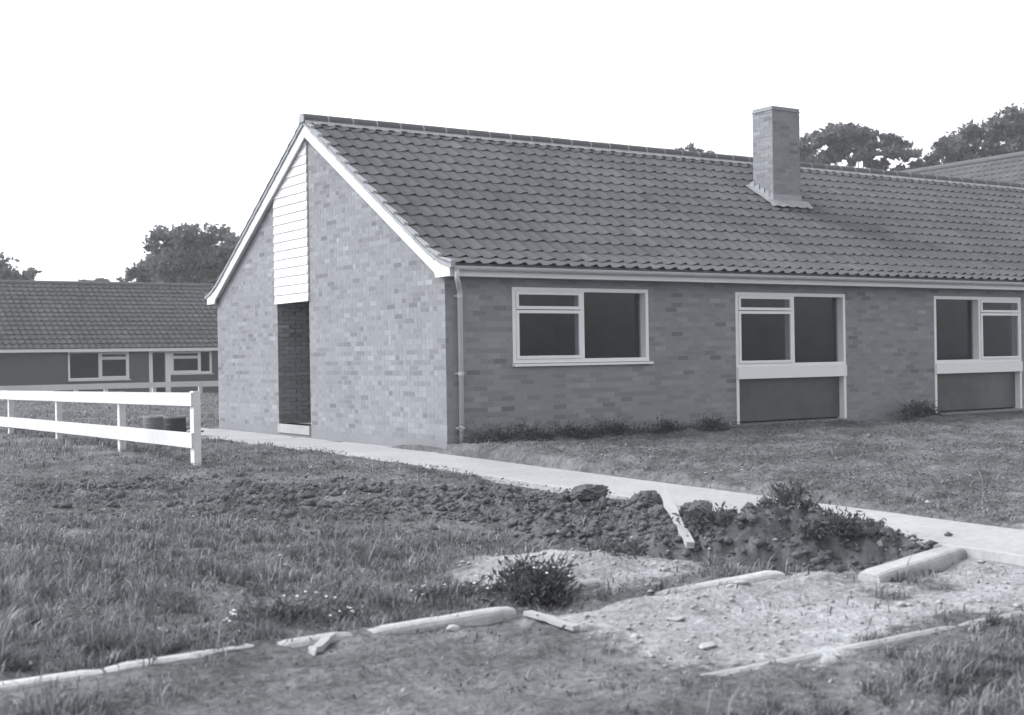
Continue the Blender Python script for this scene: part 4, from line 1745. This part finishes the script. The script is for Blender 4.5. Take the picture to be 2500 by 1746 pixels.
# ------------------------------------------------------------------ grass
def grass():
    r = np.random.default_rng(77)
    # more blades where they are near; the fan is wider than any view from about here
    n = 900000
    ang = r.uniform(-.62, .62, n)
    dist = 5.0 * np.exp(r.uniform(0, 1, n) ** 1.0 * math.log(9.5))
    dx = FW.x * np.cos(ang) + RT.x * np.sin(ang)
    dy = FW.y * np.cos(ang) + RT.y * np.sin(ang)
    x = CAM.x + dx * dist
    y = CAM.y + dy * dist
    d_ = dist
    # three blades in four stand in tufts
    cell = .13
    tx, ty = np.floor(x / cell), np.floor(y / cell)
    t1, t2, t3, t4 = [vnoise(tx * 1.0, ty * 1.0, 301 + k) for k in range(4)]
    cx_, cy_ = (tx + .15 + .7 * t1) * cell, (ty + .15 + .7 * t2) * cell
    tuft = r.uniform(0, 1, n) < .78
    sp = cell * (.10 + .35 * t3)
    ox, oy = r.normal(0, 1, n) * sp, r.normal(0, 1, n) * sp
    x = np.where(tuft, cx_ + ox, x)
    y = np.where(tuft, cy_ + oy, y)
    clump = fbm(x, y, 2.4, 3, 101)
    big = fbm(x, y, .55, 3, 103)
    dens = np.clip(.62 + 2.6 * clump + 1.3 * big, .05, 1) * np.where(tuft, .35 + .9 * t4, .8)
    # turned soil: a band towards the heap and bare earth before the kerb
    dens *= 1 - .8 * turned(x, y)
    bare = (1 - sstep(-9.15, -9.0, y)) * sstep(-7.7, -6.9, x) * sstep(-11.6, -10.9, y) * (1 - sstep(-4.6, -3.6, x))
    dens *= 1 - .9 * bare
    dens *= (1 - .97 * np.clip(rubble(x, y) * 2.2, 0, 1))
    inh = (x > -3.7) & (x < -1.15) & (y > -9.7) & (y < -3.65)
    hh_ = np.where(inh, heap_h(x, y), -1)
    dens *= np.where(hh_ > .0, .6, 1)
    garden = (x > -.2) & (y < 0)
    dens *= np.where(garden, np.clip(.30 + 1.6 * big, .1, .7), 1)
    ok = r.uniform(0, 1, n) < dens
    # not on the path, not in the houses, not through the kerbs
    onpath = (x > -1.24) & (x < -.17) & (y > -11.6) & (y < 9.3)
    ok &= ~onpath
    ok &= ~((x > -.2) & (y > -.06) & (y < 9))
    ok &= ~((y > 33.9) & (y < 42.6) & (x > -4.1) & (x < 19.1))
    ok &= ~((y < -8.9) & (y > -9.12) & (x > -9.3) & (x < -4.9) & (r.uniform(0, 1, n) < .85))
    ok &= ~((y < -10.68) & (y > -10.85) & (x > -5) & (r.uniform(0, 1, n) < .8))
    x, y, d_, clump, big, hh_, garden, bare, tuft, ox, oy, t3, t4 = [q[ok] for q in (x, y, d_, clump, big, hh_, garden, bare, tuft, ox, oy, t3, t4)]
    n = len(x)
    z = ground_z(x, y)
    zh = ground_z(x, y) * .5 + ground_z(x, y, False) * .5 + hh_
    z = np.where(hh_ > -1, np.maximum(z, zh), z) - .01
    h = .028 + .085 * np.clip(.5 + 1.6 * clump, 0, 1) * r.uniform(.4, 1.2, n) + .05 * np.clip(big + .1, 0, 1)
    left = (1 - sstep(-7.2, -5.6, x + .3 * clump)) * (1 - sstep(-5, -2, y))
    h *= 1 + .4 * left
    h *= np.where(garden, .5, 1) * np.where(hh_ > 0, .65, 1) * np.where(bare > .3, .4, 1)
    h *= 1 - .35 * sstep(-6, -2, y) * (1 - sstep(1, 4, y))
    tall = r.uniform(0, 1, n) < .012
    h = np.where(tall, h * 1.8 + .05, h)
    wdt = .0024 * (1 + .065 * d_) * r.uniform(.7, 1.4, n)
    h = np.where(tuft, h * (.35 + .85 * t4), h * .6)
    flat = r.uniform(0, 1, n) < .3
    h = np.where(flat, h * .6, h)
    az_ = np.where(tuft, np.arctan2(oy, ox) + r.normal(0, .5, n), r.uniform(0, 2 * np.pi, n))
    lean = h * np.where(flat, r.uniform(1.2, 2.6, n), r.uniform(.15, .9, n))
    lx = np.cos(az_) * lean + RT.x * h * .15
    ly = np.sin(az_) * lean + RT.y * h * .15
    wx_, wy_ = -np.sin(az_ + r.normal(0, .5, n)), np.cos(az_ + r.normal(0, .5, n))
    hw = wdt[:, None]
    w3 = np.stack([wx_, wy_, np.zeros(n)], -1) * hw
    p0 = np.stack([x, y, z], -1)
    p1 = p0 + np.stack([lx * .35, ly * .35, h * .62], -1)
    p2 = p0 + np.stack([lx, ly, h * r.uniform(.8, 1.0, n)], -1)
    V = np.stack([p0 - w3, p0 + w3, p1 + w3 * .8, p1 - w3 * .8, p2], 1).reshape(-1, 3)
    i0 = (np.arange(n) * 5)[:, None]
    F_ = np.concatenate([i0 + np.array([[0, 1, 2]]), i0 + np.array([[0, 2, 3]]), i0 + np.array([[3, 2, 4]])], 0)
    dry = r.uniform(0, 1, n)
    sh = .19 * r.uniform(.65, 1.35, n) * (1 + .5 * big)
    sh = np.where(tuft, sh * (.55 + .9 * t3), sh * .9)
    sh = np.where(dry > .90, sh * 1.9, np.where(dry < .25, sh * .6, sh))
    sh = np.where(tall, .28, sh)
    o = link(bpy.data.objects.new('grass', np_mesh('grass', V, F_, np.repeat(sh, 5), 'grass')))
    o['kind'] = 'stuff'
    o['label'] = 'rough uncut grass over the building plot'
    o['category'] = 'grass'
    return n


NG = grass()

# low broad-leaved weeds and daisies among the grass
r = np.random.default_rng(91)
n = 120000
x = r.uniform(-9.5, 7, n)
y = r.uniform(-11.0, 1.0, n)
cl = fbm(x, y, 1.9, 3, 131)
ok = (cl > -.02) & ~((y < -8.9) & (r.uniform(0, 1, n) < .8)) & (rubble(x, y) < .3) & ~((x > -1.3) & (x < -.12)) & ~((x > -.3) & (y > -.1))
x, y = x[ok], y[ok]
n = len(x)
z = ground_z(x, y)
inh = (x > -3.7) & (x < -1.15) & (y > -9.7) & (y < -3.65)
hv = np.where(inh, ground_z(x, y) * .5 + ground_z(x, y, False) * .5 + heap_h(x, y), -9)
z = np.maximum(z, hv) + r.uniform(.005, .07, n)
a = r.normal(size=(n, 3)) * np.array([1, 1, .45])
a /= np.linalg.norm(a, axis=1)[:, None]
b = np.cross(a, r.normal(size=(n, 3)) * .5 + np.array([0, 0, 1]))
b /= np.linalg.norm(b, axis=1)[:, None]
L = r.uniform(.007, .020, n)[:, None]
P = np.stack([x, y, z], -1)
q = np.stack([P - a * L, P - b * L * .5, P + a * L, P + b * L * .5], 1).reshape(-1, 3)
o = link(bpy.data.objects.new('low_weeds', np_mesh('low_weeds', q, np.arange(n * 4).reshape(n, 4), np.repeat(.11 * r.uniform(.4, 1.9, n), 4), 'weed')))
o['kind'] = 'stuff'
o['label'] = 'small broad-leaved weeds growing among the grass'
o['category'] = 'weeds'
print('grass blades', NG)

# ------------------------------------------------------------------ haze volume, added to lift the blacks
m = bpy.data.materials.new('black_lift_haze')
m.use_nodes = True
nn = m.node_tree
nn.nodes.clear()
o_ = nn.nodes.new('ShaderNodeOutputMaterial')
pv = nn.nodes.new('ShaderNodeVolumePrincipled')
pv.inputs['Color'].default_value = (.96, .98, 1.0, 1)
pv.inputs['Density'].default_value = .0014
pv.inputs['Anisotropy'].default_value = .2
nn.links.new(pv.outputs[0], o_.inputs['Volume'])
MT['black_lift_haze'] = m
mb = MB()
mb.box(-515, 515, -515, 515, -2.2, 16.5)
hz = mb.build('haze', 'black_lift_haze')
hz['kind'] = 'stuff'
hz['label'] = 'thin pale haze added to lift the blacks'
hz['category'] = 'haze'
